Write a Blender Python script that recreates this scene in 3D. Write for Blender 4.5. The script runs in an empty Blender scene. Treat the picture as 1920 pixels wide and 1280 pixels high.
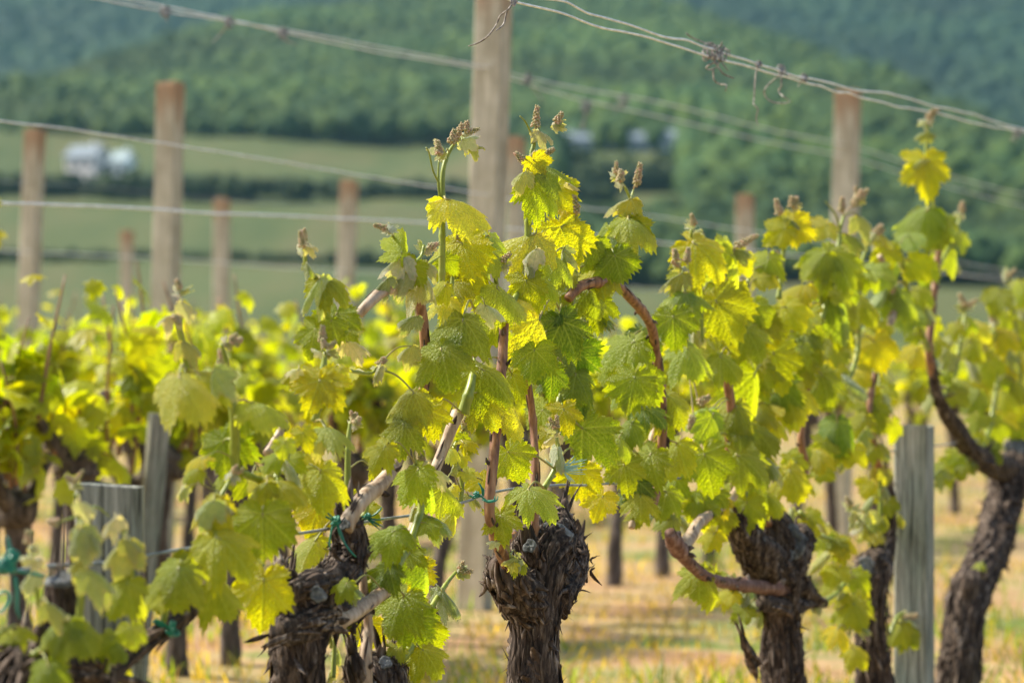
import bpy, math, random
import numpy as np
from mathutils import Vector, Matrix, noise
R = math.radians
rnd = random.Random(11)
C = bpy.context.scene.collection
HAZE = 0.00008
scene = bpy.context.scene

# ------------------------------------------------------------------ camera
F = 5000.0                       # focal length in photo pixels (1920 wide)
CAMH = 0.87
cd = bpy.data.cameras.new("camera")
cd.lens = F / 1920 * 36; cd.sensor_width = 36; cd.clip_start = 0.1; cd.clip_end = 20000
cd.dof.use_dof = True; cd.dof.focus_distance = 4.0; cd.dof.aperture_fstop = 4.3; cd.dof.aperture_blades = 0
cam = bpy.data.objects.new("camera", cd); C.objects.link(cam)
cam.location = (0, 0, CAMH); cam.rotation_euler = (R(90), 0, 0)
scene.camera = cam

# ------------------------------------------------------------------ light
SUN_EL, SUN_AZ = R(46), R(-68)   # azimuth measured from +Y, negative = to the left
w = bpy.data.worlds.new("World"); scene.world = w; w.use_nodes = True
nt = w.node_tree; nt.nodes.clear()
sky = nt.nodes.new("ShaderNodeTexSky"); sky.sky_type = 'NISHITA'; sky.sun_disc = False
sky.sun_elevation = SUN_EL; sky.sun_rotation = SUN_AZ; sky.dust_density = 2.0
bg = nt.nodes.new("ShaderNodeBackground"); bg.inputs[1].default_value = 0.115
wo = nt.nodes.new("ShaderNodeOutputWorld")
nt.links.new(sky.outputs[0], bg.inputs[0]); nt.links.new(bg.outputs[0], wo.inputs[0])
sl = bpy.data.lights.new("sun", 'SUN'); sl.energy = 4.3; sl.angle = R(7); sl.color = (1, 0.94, 0.80)
so = bpy.data.objects.new("sun", sl); C.objects.link(so)
sd = Vector((math.sin(SUN_AZ) * math.cos(SUN_EL), math.cos(SUN_AZ) * math.cos(SUN_EL), math.sin(SUN_EL)))
so.rotation_euler = sd.to_track_quat('Z', 'Y').to_euler()
scene.view_settings.view_transform = 'Standard'; scene.view_settings.look = 'None'
scene.view_settings.gamma = 1; scene.view_settings.exposure = 1.08
scene.cycles.max_bounces = 8; scene.cycles.transparent_max_bounces = 8
scene.cycles.volume_bounces = 0; scene.cycles.use_denoising = True

# ------------------------------------------------------------------ helpers
def P(px, py, Z):
    """photo pixel at depth Z (metres from the camera) -> world point"""
    return Vector(((px - 960) / F * Z, Z, CAMH - (py - 640) / F * Z))
Z0 = [4.09, 8.75, 13.4, 18.06, 22.7, 27.4]
def ZR(px, row=0): return Z0[row] * 2370 / (3330 - px)
def PR(px, py, dz=0.0, row=0): return P(px, py, ZR(px, row) + dz)

class MB:
    def __init__(s): s.v = []; s.f = []; s.m = []; s.mi = 0; s.n = 0
    def add(s, v, f):
        v = np.asarray(v, dtype=np.float64).reshape(-1, 3)
        s.v.append(v); o = s.n
        for q in f: s.f.append(tuple(i + o for i in q)); s.m.append(s.mi)
        s.n += len(v)
    def build(s, name, mats, parent=None, org=None, smooth=True):
        me = bpy.data.meshes.new(name)
        v = np.concatenate(s.v) if s.v else np.zeros((0, 3))
        if org is not None: v = v - np.array(org)
        me.from_pydata(v.tolist(), [], s.f); 
        if not isinstance(mats, (list, tuple)): mats = [mats]
        for m in mats: me.materials.append(m)
        if len(mats) > 1: me.polygons.foreach_set("material_index", s.m)
        if smooth: me.polygons.foreach_set("use_smooth", [True] * len(me.polygons))
        me.update()
        o = bpy.data.objects.new(name, me); C.objects.link(o)
        if parent is not None: o.parent = parent
        return o

def tag(o, label=None, cat=None, group=None, kind=None):
    if label: o["label"] = label
    if cat: o["category"] = cat
    if group: o["group"] = group
    if kind: o["kind"] = kind
    return o
def thing(name, label, cat, loc=(0, 0, 0), group=None):
    o = bpy.data.objects.new(name, None); o.empty_display_size = .05; C.objects.link(o); o.location = loc
    return tag(o, label, cat, group)

def catmull(pts, rad, step):
    pts = [Vector(p) for p in pts]
    if len(pts) == 2: pts = [pts[0], pts[0].lerp(pts[1], .5), pts[1]]; rad = [rad[0], (rad[0] + rad[1]) / 2, rad[1]]
    ep = [pts[0] * 2 - pts[1]] + pts + [pts[-1] * 2 - pts[-2]]
    out = []; ro = []
    for i in range(1, len(ep) - 2):
        a, b, c, d = ep[i - 1:i + 3]
        n = max(1, int((c - b).length / step))
        for k in range(n):
            t = k / n
            out.append(0.5 * ((2 * b) + (c - a) * t + (2 * a - 5 * b + 4 * c - d) * t * t + (3 * b - a - 3 * c + d) * t ** 3))
            ro.append(rad[i - 1] * (1 - t) + rad[i] * t)
    out.append(pts[-1]); ro.append(rad[-1])
    return out, ro

def frames(ps):
    T = []
    for i in range(len(ps)):
        t = ps[min(i + 1, len(ps) - 1)] - ps[max(i - 1, 0)]
        T.append(t.normalized() if t.length > 1e-9 else Vector((0, 0, 1)))
    u = T[0].orthogonal().normalized()
    fr = []
    for t in T:
        u = (u - t * u.dot(t)).normalized()
        fr.append((t, u, t.cross(u)))
    return fr

def tube(mb, pts, rad, seg=8, step=.01, disp=None, cap=True, round_end=False):
    ps, rs = catmull(pts, rad, step)
    fr = frames(ps); v = []; L = 0
    for i, (p, r) in enumerate(zip(ps, rs)):
        if i: L += (p - ps[i - 1]).length
        t, a, b = fr[i]
        for k in range(seg):
            th = 2 * math.pi * k / seg
            rr = r * (disp(th, L, i / max(1, len(ps) - 1)) if disp else 1)
            v.append(p + (a * math.cos(th) + b * math.sin(th)) * rr)
    f = []
    n = len(ps)
    for i in range(n - 1):
        for k in range(seg):
            k2 = (k + 1) % seg
            f.append((i * seg + k, i * seg + k2, (i + 1) * seg + k2, (i + 1) * seg + k))
    if cap:
        f.append(tuple(reversed(range(seg)))); f.append(tuple(range((n - 1) * seg, n * seg)))
    mb.add([tuple(x) for x in v], f)
    return ps, rs, fr

# ------------------------------------------------------------------ materials
def mat(name):
    m = bpy.data.materials.new(name); m.use_nodes = True
    t = m.node_tree; t.nodes.clear()
    out = t.nodes.new("ShaderNodeOutputMaterial")
    return m, t, out
def N(t, kind, **kw):
    n = t.nodes.new(kind)
    for k, v in kw.items():
        if k.startswith("i_"): n.inputs[int(k[2:])].default_value = v
        else: setattr(n, k, v)
    return n
def ramp(t, src, stops):
    r = t.nodes.new("ShaderNodeValToRGB"); e = r.color_ramp.elements
    while len(e) < len(stops): e.new(.5)
    for q, (p, c) in zip(e, stops): q.position = p; q.color = (*c, 1)
    t.links.new(src, r.inputs[0]); return r.outputs[0]
def mixc(t, fac, a, b, mode='MIX'):
    n = t.nodes.new("ShaderNodeMix"); n.data_type = 'RGBA'; n.blend_type = mode
    for sock, val in ((n.inputs[0], fac), (n.inputs[6], a), (n.inputs[7], b)):
        if hasattr(val, 'links'): t.links.new(val, sock)
        elif isinstance(val, (int, float)): sock.default_value = val
        else: sock.default_value = (*val[:3], 1)
    return n.outputs[2]
def noise_tex(t, vec, scale, detail=4, rough=.55, dist=0):
    n = N(t, "ShaderNodeTexNoise"); n.inputs['Scale'].default_value = scale; n.inputs['Detail'].default_value = detail
    n.inputs['Roughness'].default_value = rough; n.inputs['Distortion'].default_value = dist
    if vec is not None: t.links.new(vec, n.inputs['Vector'])
    return n.outputs[0]
def mapping(t, src, scale):
    m = N(t, "ShaderNodeMapping"); m.inputs['Scale'].default_value = scale
    t.links.new(src, m.inputs['Vector']); return m.outputs[0]
def bump(t, h, strength, dist):
    b = N(t, "ShaderNodeBump"); b.inputs['Strength'].default_value = strength; b.inputs['Distance'].default_value = dist
    t.links.new(h, b.inputs['Height']); return b.outputs[0]
def principled(t, out, col, rough=.7, normal=None, spec=.4, metal=0, sheen=0):
    p = N(t, "ShaderNodeBsdfPrincipled")
    if hasattr(col, 'links'): t.links.new(col, p.inputs['Base Color'])
    else: p.inputs['Base Color'].default_value = (*col, 1)
    if hasattr(rough, 'links'): t.links.new(rough, p.inputs['Roughness'])
    else: p.inputs['Roughness'].default_value = rough
    p.inputs['Specular IOR Level'].default_value = spec; p.inputs['Metallic'].default_value = metal
    p.inputs['Sheen Weight'].default_value = sheen
    if normal is not None: t.links.new(normal, p.inputs['Normal'])
    if out is not None: t.links.new(p.outputs[0], out.inputs[0])
    return p

def leaf_material(name, use_attr, young=False):
    m, t, out = mat(name)
    oi = N(t, "ShaderNodeObjectInfo")
    geo = N(t, "ShaderNodeNewGeometry")
    tc = N(t, "ShaderNodeTexCoord")
    n1 = noise_tex(t, tc.outputs['Object'], 3.0 if use_attr else 9, 3)
    if use_attr:
        base = oi.outputs['Color']
    else:
        at = N(t, "ShaderNodeAttribute", attribute_name="tint")
        base = at.outputs['Color']
    v1 = mixc(t, 1.0, base, ramp(t, n1, [(.3, (.78, .84, .7)), (.7, (1.2, 1.14, 1.25))]), 'MULTIPLY')
    if use_attr:
        av = N(t, "ShaderNodeAttribute", attribute_name="vein")
        ae = N(t, "ShaderNodeAttribute", attribute_name="edge")
        sc = N(t, "ShaderNodeMath", operation='MULTIPLY'); t.links.new(av.outputs['Fac'], sc.inputs[0]); sc.inputs[1].default_value = .55
        v2 = mixc(t, sc.outputs[0], v1, (.42, .50, .20))
        er = ramp(t, ae.outputs['Fac'], [(.86, (0, 0, 0)), (1.0, (1, 1, 1))])
        es = N(t, "ShaderNodeMath", operation='MULTIPLY'); t.links.new(er, es.inputs[0]); es.inputs[1].default_value = .38 if young else .20
        v2 = mixc(t, es.outputs[0], v2, (.70, .48, .32) if young else (.50, .46, .08))
        vo = N(t, "ShaderNodeTexVoronoi", feature='DISTANCE_TO_EDGE'); vo.inputs['Scale'].default_value = 15
        t.links.new(tc.outputs['Object'], vo.inputs['Vector'])
        hr = ramp(t, vo.outputs['Distance'], [(0, (0, 0, 0)), (.22, (1, 1, 1))])
        hh = N(t, "ShaderNodeMath", operation='SUBTRACT'); t.links.new(hr, hh.inputs[0]); t.links.new(av.outputs['Fac'], hh.inputs[1])
        nrm = bump(t, hh.outputs[0], .55, .004)
    else:
        v2 = v1; nrm = None
    # underside: duller and greyer
    v3 = mixc(t, geo.outputs['Backfacing'], v2, mixc(t, .28, v2, (.32, .37, .16)))
    p = principled(t, None, v3, .45, nrm, .38, sheen=.06 if not young else .9)
    p.inputs['Sheen Roughness'].default_value = .5
    tcol = mixc(t, 1.0, v2, (1.82, 1.68, .03) if not young else (1.45, 1.36, .40), 'MULTIPLY')
    tr = N(t, "ShaderNodeBsdfTranslucent"); t.links.new(tcol, tr.inputs['Color'])
    if nrm is not None: t.links.new(nrm, tr.inputs['Normal'])
    mx = N(t, "ShaderNodeMixShader"); mx.inputs[0].default_value = .62 if not young else .40
    t.links.new(p.outputs[0], mx.inputs[1]); t.links.new(tr.outputs[0], mx.inputs[2])
    t.links.new(mx.outputs[0], out.inputs[0])
    return m
M = {}
M['leaf'] = leaf_material("vine leaf", True)
M['young'] = leaf_material("young downy leaf", True, True)
M['leaf_far'] = leaf_material("distant vine leaf", False)

def simple(name, stops, scale=(1, 1, 1), nscale=30, rough=.8, bs=.4, bd=.003, detail=6, spec=.3, coord='Object', dist=0):
    m, t, out = mat(name); tc = N(t, "ShaderNodeTexCoord")
    vec = mapping(t, tc.outputs[coord], scale)
    n = noise_tex(t, vec, nscale, detail, .6, dist)
    principled(t, out, ramp(t, n, stops), rough, bump(t, n, bs, bd), spec)
    return m
M['bark'] = simple("shaggy vine bark", [(.34, (.010, .007, .006)), (.48, (.042, .028, .020)), (.62, (.13, .095, .07)), (.76, (.34, .29, .24))], (1, 1, .16), 120, .92, .9, .004, 8)
M['bark_far'] = simple("vine bark", [(.3, (.03, .023, .018)), (.5, (.09, .068, .054)), (.75, (.22, .175, .14))], (1, 1, .2), 60, .95, .6, .006)
M['flake'] = simple("peeling bark strip", [(.36, (.020, .013, .009)), (.53, (.090, .060, .042)), (.70, (.34, .28, .23))], (1, 1, .3), 55, .9, .5, .002)
M['cut'] = simple("old grey pruning cut", [(.32, (.03, .028, .026)), (.52, (.11, .115, .115)), (.75, (.32, .33, .33))], (1, 1, 1), 70, .85, .8, .003)
M['cane'] = simple("brown cane", [(.3, (.08, .030, .012)), (.46, (.22, .095, .042)), (.62, (.36, .18, .08)), (.8, (.50, .33, .18))], (1, 1, .10), 130, .5, .35, .0008, 5, .45)
M['cane_pale'] = simple("pale cane", [(.25, (.13, .07, .04)), (.42, (.33, .22, .13)), (.6, (.50, .38, .26)), (.8, (.60, .50, .38))], (1, 1, .14), 110, .6, .45, .001, 6, .4)
M['cane_red'] = simple("weathered red brown arm", [(.25, (.05, .022, .016)), (.5, (.16, .075, .05)), (.7, (.30, .19, .15)), (.85, (.45, .42, .40))], (1, 1, .14), 110, .7, .6, .002)
M['stem'] = simple("green shoot", [(.3, (.15, .19, .015)), (.6, (.28, .32, .035)), (.8, (.36, .30, .08))], (1, 1, .12), 90, .42, .2, .0006, 4, .5)
M['petiole'] = simple("petiole", [(.3, (.20, .26, .04)), (.7, (.34, .24, .07))], (1, 1, .3), 50, .45, .1, .0005, 3, .5)
M['flower'] = simple("flower buds", [(.35, (.26, .26, .09)), (.5, (.44, .36, .19)), (.66, (.56, .32, .22))], (1, 1, 1), 160, .6, .3, .0005)
M['twine'] = simple("green twine", [(.3, (.004, .12, .075)), (.7, (.015, .26, .16))], (1, 1, .2), 90, .35, .3, .0005, 4, .5)
M['twine_pale'] = simple("faded twine", [(.3, (.25, .50, .42)), (.7, (.55, .72, .62))], (1, 1, .2), 90, .4, .3, .0005, 4, .5)
M['tendril'] = simple("dry tendril", [(.3, (.10, .085, .075)), (.5, (.25, .22, .19)), (.7, (.55, .50, .44))], (1, 1, 1), 150, .8, .5, .001)
M['tendril_far'] = M['tendril']

def wire_mat(name, c0, c1, metal, rough):
    m, t, out = mat(name); tc = N(t, "ShaderNodeTexCoord")
    n = noise_tex(t, tc.outputs['Object'], 45, 6, .65)
    principled(t, out, ramp(t, n, [(.35, c0), (.65, c1)]), rough, bump(t, n, .3, .0006), .5, metal)
    return m
M['wire'] = wire_mat("galvanised wire", (.56, .54, .51), (.90, .89, .86), .1, .4)
M['wire_grey'] = wire_mat("dull grey wire", (.16, .18, .19), (.38, .41, .42), .1, .55)

def stake_mat():
    m, t, out = mat("weathered grey timber"); tc = N(t, "ShaderNodeTexCoord")
    v = mapping(t, tc.outputs['Object'], (1, 1, .045))
    n = noise_tex(t, v, 130, 8, .7); n2 = noise_tex(t, mapping(t, tc.outputs['Object'], (1, 1, .35)), 12, 4)
    c = mixc(t, 1, ramp(t, n, [(.36, (.045, .044, .038)), (.46, (.20, .20, .17)), (.56, (.33, .33, .29)), (.7, (.48, .48, .44))]), ramp(t, n2, [(.3, (.72, .85, .80)), (.7, (1.1, 1.02, .95))]), 'MULTIPLY')
    principled(t, out, c, .85, bump(t, n, .8, .003), .25); return m
M['stake'] = stake_mat()
def post_mat():
    m, t, out = mat("concrete post with rusty top"); tc = N(t, "ShaderNodeTexCoord")
    n = noise_tex(t, tc.outputs['Object'], 14, 6, .65)
    base = ramp(t, n, [(.3, (.44, .38, .26)), (.7, (.62, .55, .41))])
    # rust streaks running down from the head: object z is 0 at the head
    sp = N(t, "ShaderNodeSeparateXYZ"); t.links.new(tc.outputs['Object'], sp.inputs[0])
    n2 = noise_tex(t, mapping(t, tc.outputs['Object'], (1, 1, .12)), 30, 4)
    ma = N(t, "ShaderNodeMath", operation='MULTIPLY_ADD'); t.links.new(n2, ma.inputs[0]); ma.inputs[1].default_value = .5; t.links.new(sp.outputs[2], ma.inputs[2])
    fac = ramp(t, ma.outputs[0], [(.03, (0, 0, 0)), (.20, (.85, .85, .85))])
    n3 = noise_tex(t, mapping(t, tc.outputs['Object'], (1, 1, .08)), 26, 6, .7)
    base = mixc(t, 1, base, ramp(t, n3, [(.35, (.62, .60, .58)), (.6, (1.08, 1.08, 1.1))]), 'MULTIPLY')
    c = mixc(t, fac, base, (.33, .185, .095))
    principled(t, out, c, .9, bump(t, n, .5, .004), .2); return m
M['post'] = post_mat()

# ------------------------------------------------------------------ terrain
def lerp_tab(x, tab):
    return np.interp(x, [a for a, b in tab], [b for a, b in tab])
def ridge_py(px): return lerp_tab(px, [(-1500, 330), (-600, 270), (0, 190), (300, 95), (600, 35), (900, -15), (1050, -20), (1200, 15), (1500, 105), (1700, 185), (1920, 290), (2500, 420), (3500, 520)])
PROF = [(45, 640 + .87 / 45 * F), (100, 790), (200, 720), (300, 650), (350, 590), (430, 500), (520, 372), (620, 262), (740, 190), (900, 95), (1080, 0), (1300, -90)]
def terrain_h(X, Y):
    X = np.asarray(X, float); Y = np.asarray(Y, float)
    Ys = np.maximum(Y, 1.0); px = 960 + F * X / Ys; px = np.clip(px, -1500, 3500)
    py = lerp_tab(Ys, PROF)
    rp = ridge_py(px)
    yz = np.interp(rp, [b for a, b in PROF][::-1], [a for a, b in PROF][::-1])      # depth of the ridge
    zr = (640 - rp) / F * yz
    h1 = np.where(Ys <= yz, (640 - py) / F * Ys, zr - (Ys - yz) * .16)
    py2 = lerp_tab(Ys, [(1000, 420), (1250, 300), (1600, 60), (2000, -150), (2600, -330), (3500, -380)])
    h2 = np.where(Ys > 1000, (640 - py2) / F * Ys, -50)
    h = np.maximum(h1, h2)
    h = h + CAMH
    return np.where(Ys < 45, 0.0, h)
def grid_terrain():
    ys = np.concatenate([np.linspace(-6, 45, 30), np.geomspace(46, 3500, 170)])
    us = np.linspace(-1, 1, 120)
    v = []
    for y in ys:
        half = max(14, abs(y) * .33 + 8)
        x = us * half
        z = terrain_h(x, np.full_like(x, y))
        v.append(np.stack([x, np.full_like(x, y), z], 1))
    v = np.concatenate(v)
    bumpy = np.array([noise.noise(Vector((p[0] * .02, p[1] * .02, 0))) for p in v])
    v[:, 2] += bumpy * np.clip((v[:, 1] - 60) / 300, 0, 1) * 3
    n = len(us); f = [(i * n + k, i * n + k + 1, (i + 1) * n + k + 1, (i + 1) * n + k) for i in range(len(ys) - 1) for k in range(n - 1)]
    return v, f
def ground_mat():
    m, t, out = mat("vineyard ground and fields"); tc = N(t, "ShaderNodeTexCoord")
    o = tc.outputs['Object']
    n1 = noise_tex(t, o, 1.6, 6, .6, .5); n2 = noise_tex(t, o, 18, 5, .7)
    near = ramp(t, n1, [(.36, (.15, .19, .05)), (.43, (.29, .26, .11)), (.52, (.40, .28, .145)), (.64, (.34, .195, .105)), (.8, (.44, .31, .17))])
    near = mixc(t, 1, near, ramp(t, n2, [(.3, (.75, .74, .7)), (.7, (1.15, 1.12, 1.1))]), 'MULTIPLY')
    n3 = noise_tex(t, mapping(t, o, (1, .25, 1)), .05, 5, .6)
    far = ramp(t, n3, [(.3, (.050, .075, .024)), (.5, (.082, .098, .034)), (.7, (.118, .108, .046))])
    wv = N(t, "ShaderNodeTexWave"); wv.inputs['Scale'].default_value = .11; wv.inputs['Distortion'].default_value = 1.0
    mp = N(t, "ShaderNodeMapping"); mp.inputs['Rotation'].default_value = (0, 0, R(65)); t.links.new(o, mp.inputs['Vector']); t.links.new(mp.outputs[0], wv.inputs['Vector'])
    far = mixc(t, 1, far, ramp(t, wv.outputs[0], [(.2, (.85, .88, .85)), (.8, (1.1, 1.08, 1.1))]), 'MULTIPLY')
    sp = N(t, "ShaderNodeSeparateXYZ"); t.links.new(o, sp.inputs[0])
    mr = N(t, "ShaderNodeMapRange"); mr.inputs['From Min'].default_value = 40; mr.inputs['From Max'].default_value = 110; t.links.new(sp.outputs[1], mr.inputs[0])
    c = mixc(t, mr.outputs[0], near, far)
    principled(t, out, c, .95, bump(t, n2, .6, .03), .1); return m
gv, gf = grid_terrain()
mb = MB(); mb.add(gv, gf)
tag(mb.build("ground", ground_mat()), kind="structure")

# forest: thousands of crowns that read as one mass
def ico(sub):
    import bmesh
    bm = bmesh.new(); bmesh.ops.create_icosphere(bm, subdivisions=sub, radius=1)
    v = np.array([x.co[:] for x in bm.verts]); f = np.array([[q.index for q in fa.verts] for fa in bm.faces]); bm.free(); return v, f
def big_mesh(name, V, Fc, material, tint=None, smooth=True):
    me = bpy.data.meshes.new(name)
    me.vertices.add(len(V)); me.vertices.foreach_set("co", V.astype(np.float32).ravel())
    k = Fc.shape[1]
    me.loops.add(len(Fc) * k); me.loops.foreach_set("vertex_index", Fc.astype(np.int32).ravel())
    me.polygons.add(len(Fc)); me.polygons.foreach_set("loop_start", np.arange(len(Fc), dtype=np.int32) * k)
    me.polygons.foreach_set("use_smooth", np.full(len(Fc), smooth))
    me.update(calc_edges=True); me.materials.append(material)
    if tint is not None:
        a = me.attributes.new("tint", 'FLOAT_COLOR', 'POINT'); a.data.foreach_set("color", tint.astype(np.float32).ravel())
    o = bpy.data.objects.new(name, me); C.objects.link(o); return o
def tree_mat():
    m, t, out = mat("woodland foliage"); tc = N(t, "ShaderNodeTexCoord")
    at = N(t, "ShaderNodeAttribute", attribute_name="tint")
    n = noise_tex(t, tc.outputs['Object'], .7, 5, .7)
    c = mixc(t, 1, at.outputs['Color'], ramp(t, n, [(.35, (.55, .6, .6)), (.65, (1.4, 1.35, 1.2))]), 'MULTIPLY')
    p = principled(t, None, c, .8, bump(t, n, 1, 1.0), .2)
    tr = N(t, "ShaderNodeBsdfTranslucent"); t.links.new(mixc(t, 1, c, (1.2, 1.2, .5), 'MULTIPLY'), tr.inputs[0])
    mx = N(t, "ShaderNodeMixShader"); mx.inputs[0].default_value = .25
    t.links.new(p.outputs[0], mx.inputs[1]); t.links.new(tr.outputs[0], mx.inputs[2]); t.links.new(mx.outputs[0], out.inputs[0])
    return m
M['tree'] = tree_mat()
rng = np.random.default_rng(5)
IV, IF = ico(2)
def crowns(name, pos, rad, tint, hfac=1.1):
    n = len(pos); nv = len(IV)
    j = rng.normal(0, .11, (n, nv, 1)) + 1
    lob = 1 + .12 * np.sin(IV[None, :, 0:1] * 4 + rng.uniform(0, 6, (n, 1, 1))) * np.sin(IV[None, :, 1:2] * 4 + rng.uniform(0, 6, (n, 1, 1)))
    V = IV[None] * j * lob * rad[:, None, None]
    V[:, :, 2] *= hfac
    V += pos[:, None, :]
    Fc = (IF[None] + (np.arange(n) * nv)[:, None, None]).reshape(-1, 3)
    T = np.repeat(tint[:, None, :], nv, 1).reshape(-1, 3); T = np.concatenate([T, np.ones((len(T), 1))], 1)
    return big_mesh(name, V.reshape(-1, 3), Fc, M['tree'], T)
def crown_tint(n, dark=0):
    k = .12 + .6 * rng.uniform(0, 1, (n, 1)) ** 1.3
    a = np.array([[.034, .080, .032]]); b = np.array([[.105, .150, .026]])
    return (a * (1 - k) + b * k) * (1 - dark)
def scatter_forest(name, y0, y1, spacing, r0, r1, cond, tintmul=(1, 1, 1)):
    pts = []
    y = y0
    while y < y1:
        half = y * .25
        xs = np.arange(-half, half, spacing) + rng.uniform(-.45, .45, len(np.arange(-half, half, spacing))) * spacing
        yy = y + rng.uniform(-.45, .45, len(xs)) * spacing
        pts.append(np.stack([xs, yy], 1)); y += spacing
    p = np.concatenate(pts)
    z = terrain_h(p[:, 0], p[:, 1]); px = 960 + F * p[:, 0] / p[:, 1]; py = 640 - (z - CAMH) / p[:, 1] * F
    k = cond(px, py, p[:, 1]); p = p[k]; z = z[k]
    rad = rng.uniform(r0, r1, len(p))
    nz = np.array([noise.noise(Vector((a * .012, b * .012, 3))) for a, b in p])
    pos = np.stack([p[:, 0], p[:, 1], z + rad * .9 + nz * 4 + rng.uniform(-.7, 1, len(p))], 1)
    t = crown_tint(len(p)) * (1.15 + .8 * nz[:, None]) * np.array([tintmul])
    return crowns(name, pos, rad, np.clip(t, .01, 1))
def fcond(px, py, Y):
    edge = np.where(px < 930, 262, np.where(px < 1060, 262 + (px - 930) * 1.7, 560))
    rp = ridge_py(px)
    clearing = (px > 1045) & (px < 1290) & (py > 296) & (py < 432)
    return (py < edge) & (Y > 380) & (py > -70) & ~clearing
tag(scatter_forest("forest", 400, 1250, 4.5, 2.1, 3.5, fcond), "dense deciduous woodland covering the near hillside above the fields", "forest", kind="stuff")
tag(scatter_forest("forest", 1260, 2100, 9.5, 5.5, 8, lambda px, py, Y: (py < 420) & (py > -80), (.36, .48, .72)), "woodland tinted dark blue for shade on the far hill behind the nearer ridge", "forest", kind="stuff")  # valley shade put into the crown colour: tint multiplied darker and bluer
def hedge(label, pts, r, n):
    pos = []
    for i in range(n):
        t = i / (n - 1) * (len(pts) - 1); a = int(min(t, len(pts) - 2)); u = t - a
        px = pts[a][0] * (1 - u) + pts[a + 1][0] * u; Y = pts[a][1] * (1 - u) + pts[a + 1][1] * u
        X = (px - 960) / F * Y; pos.append((X + rng.uniform(-1.5, 1.5), Y + rng.uniform(-3, 3)))
    pos = np.array(pos); z = terrain_h(pos[:, 0], pos[:, 1]); rad = rng.uniform(r * .6, r * 1.25, n)
    o = crowns("hedgerow", np.stack([pos[:, 0], pos[:, 1], z + rad * .7], 1), rad, crown_tint(n, .45))
    tag(o, label, "hedgerow", kind="stuff")
hedge("dark hedgerow crossing the fields below the farmhouses", [(-200, 535), (0, 535), (400, 528), (900, 520), (1150, 516)], 1.8, 200)
hedge("lower dark hedgerow at the foot of the green field", [(-200, 440), (0, 438), (560, 434), (1100, 432)], 1.0, 230)

hedge('low dark shrubs below the long pale building', [(1045, 556), (1290, 556)], 1.7, 40)
hedge('dark trees lower on the slope under the long pale building', [(1040, 535), (1300, 535)], 2.2, 40)

# houses far away on the slope
def gable(mb, x0, x1, y0, y1, z0, z1, zr):
    v = [(x0, y0, z0), (x1, y0, z0), (x1, y1, z0), (x0, y1, z0), (x0, y0, z1), (x1, y0, z1), (x1, y1, z1), (x0, y1, z1)]
    ym = (y0 + y1) / 2
    v += [(x0, ym, zr), (x1, ym, zr)]
    mb.add(v, [(0, 1, 5, 4), (1, 2, 6, 5), (2, 3, 7, 6), (3, 0, 4, 7), (5, 6, 9), (7, 4, 8), (3, 2, 1, 0)])
def box(mb, x0, x1, y0, y1, z0, z1):
    v = [(x, y, z) for z in (z0, z1) for y in (y0, y1) for x in (x0, x1)]
    mb.add(v, [(0, 2, 3, 1), (4, 5, 7, 6), (0, 1, 5, 4), (1, 3, 7, 5), (3, 2, 6, 7), (2, 0, 4, 6)])
def flat(name, c, rough=.8): return simple(name, [(.3, tuple(x * .85 for x in c)), (.7, c)], (1, 1, 1), 2, rough, .1, .01)
MW = flat("lime render", (.85, .74, .68)); MWH = flat("white render", (.88, .90, .90)); MRF = flat("slate roof", (.20, .24, .28)); MRW = flat("pale sheet roof", (.34, .42, .44)); MLB = flat('weathered render', (.42, .46, .46)); MGL = flat("dark window", (.04, .05, .06), .2)
def house(label, px, Y, wpx, hpx, rpx, wallm, roofm, nwin, storeys, name="farmhouse", cat="house"):
    w_ = wpx / F * Y; X = (px - 960) / F * Y; z = float(terrain_h(X, Y)); h = hpx / F * Y; rh = rpx / F * Y
    r = thing(name, label, cat, (X, Y, z)); r.rotation_euler = (0, 0, R(-32 if w_ < 12 else -8)); d = w_ * .6 if w_ < 12 else 9
    m = MB(); gable(m, -w_ / 2, w_ / 2, 0, d, -1.5, h, h + rh); m.build("wall", wallm, r, smooth=False)
    m = MB(); e = .4
    v = [(-w_ / 2 - e, -e, h - .15), (w_ / 2 + e, -e, h - .15), (w_ / 2 + e, d / 2, h + rh + .12), (-w_ / 2 - e, d / 2, h + rh + .12), (w_ / 2 + e, d + e, h - .15), (-w_ / 2 - e, d + e, h - .15)]
    v2 = [(a, b, c + .25) for a, b, c in v]
    m.add(v + v2, [(6, 7, 8, 9), (9, 8, 10, 11), (1, 0, 3, 2), (2, 3, 5, 4), (0, 1, 7, 6), (5, 11, 10, 4), (0, 6, 9, 3), (3, 9, 11, 5), (1, 2, 8, 7), (2, 4, 10, 8)])
    ro = m.build("roof", roofm, r, smooth=False)
    m = MB(); box(m, w_ * .2, w_ * .2 + .7, d / 2 - .3, d / 2 + .4, h + rh - .3, h + rh + 1.1); m.build("chimney", wallm, ro, smooth=False)
    for s in range(storeys):
        for i in range(nwin):
            cx = -w_ / 2 + w_ * (i + .5) / nwin; zb = h * (s + .35) / storeys; ww = min(.6, w_ / nwin * .3)
            m = MB(); box(m, cx - ww, cx + ww, -.06, .1, zb, zb + h / storeys * .38); m.build("window", MGL, r, smooth=False)
house("pinkish white farmhouse with grey roof standing left of the shrub", 150, 545, 72, 50, 20, MW, MRF, 3, 2)
house("small bright white house to the right of the pinkish farmhouse", 220, 552, 44, 34, 16, MWH, MRW, 2, 1)
house("long pale building with a row of windows among the hillside trees", 1165, 590, 215, 34, 16, MLB, MRF, 10, 1, "long_building", "building")
house("tiny white hut beside the long building", 1276, 575, 20, 12, 7, MWH, MRW, 1, 1, "white_hut", "hut")
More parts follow.
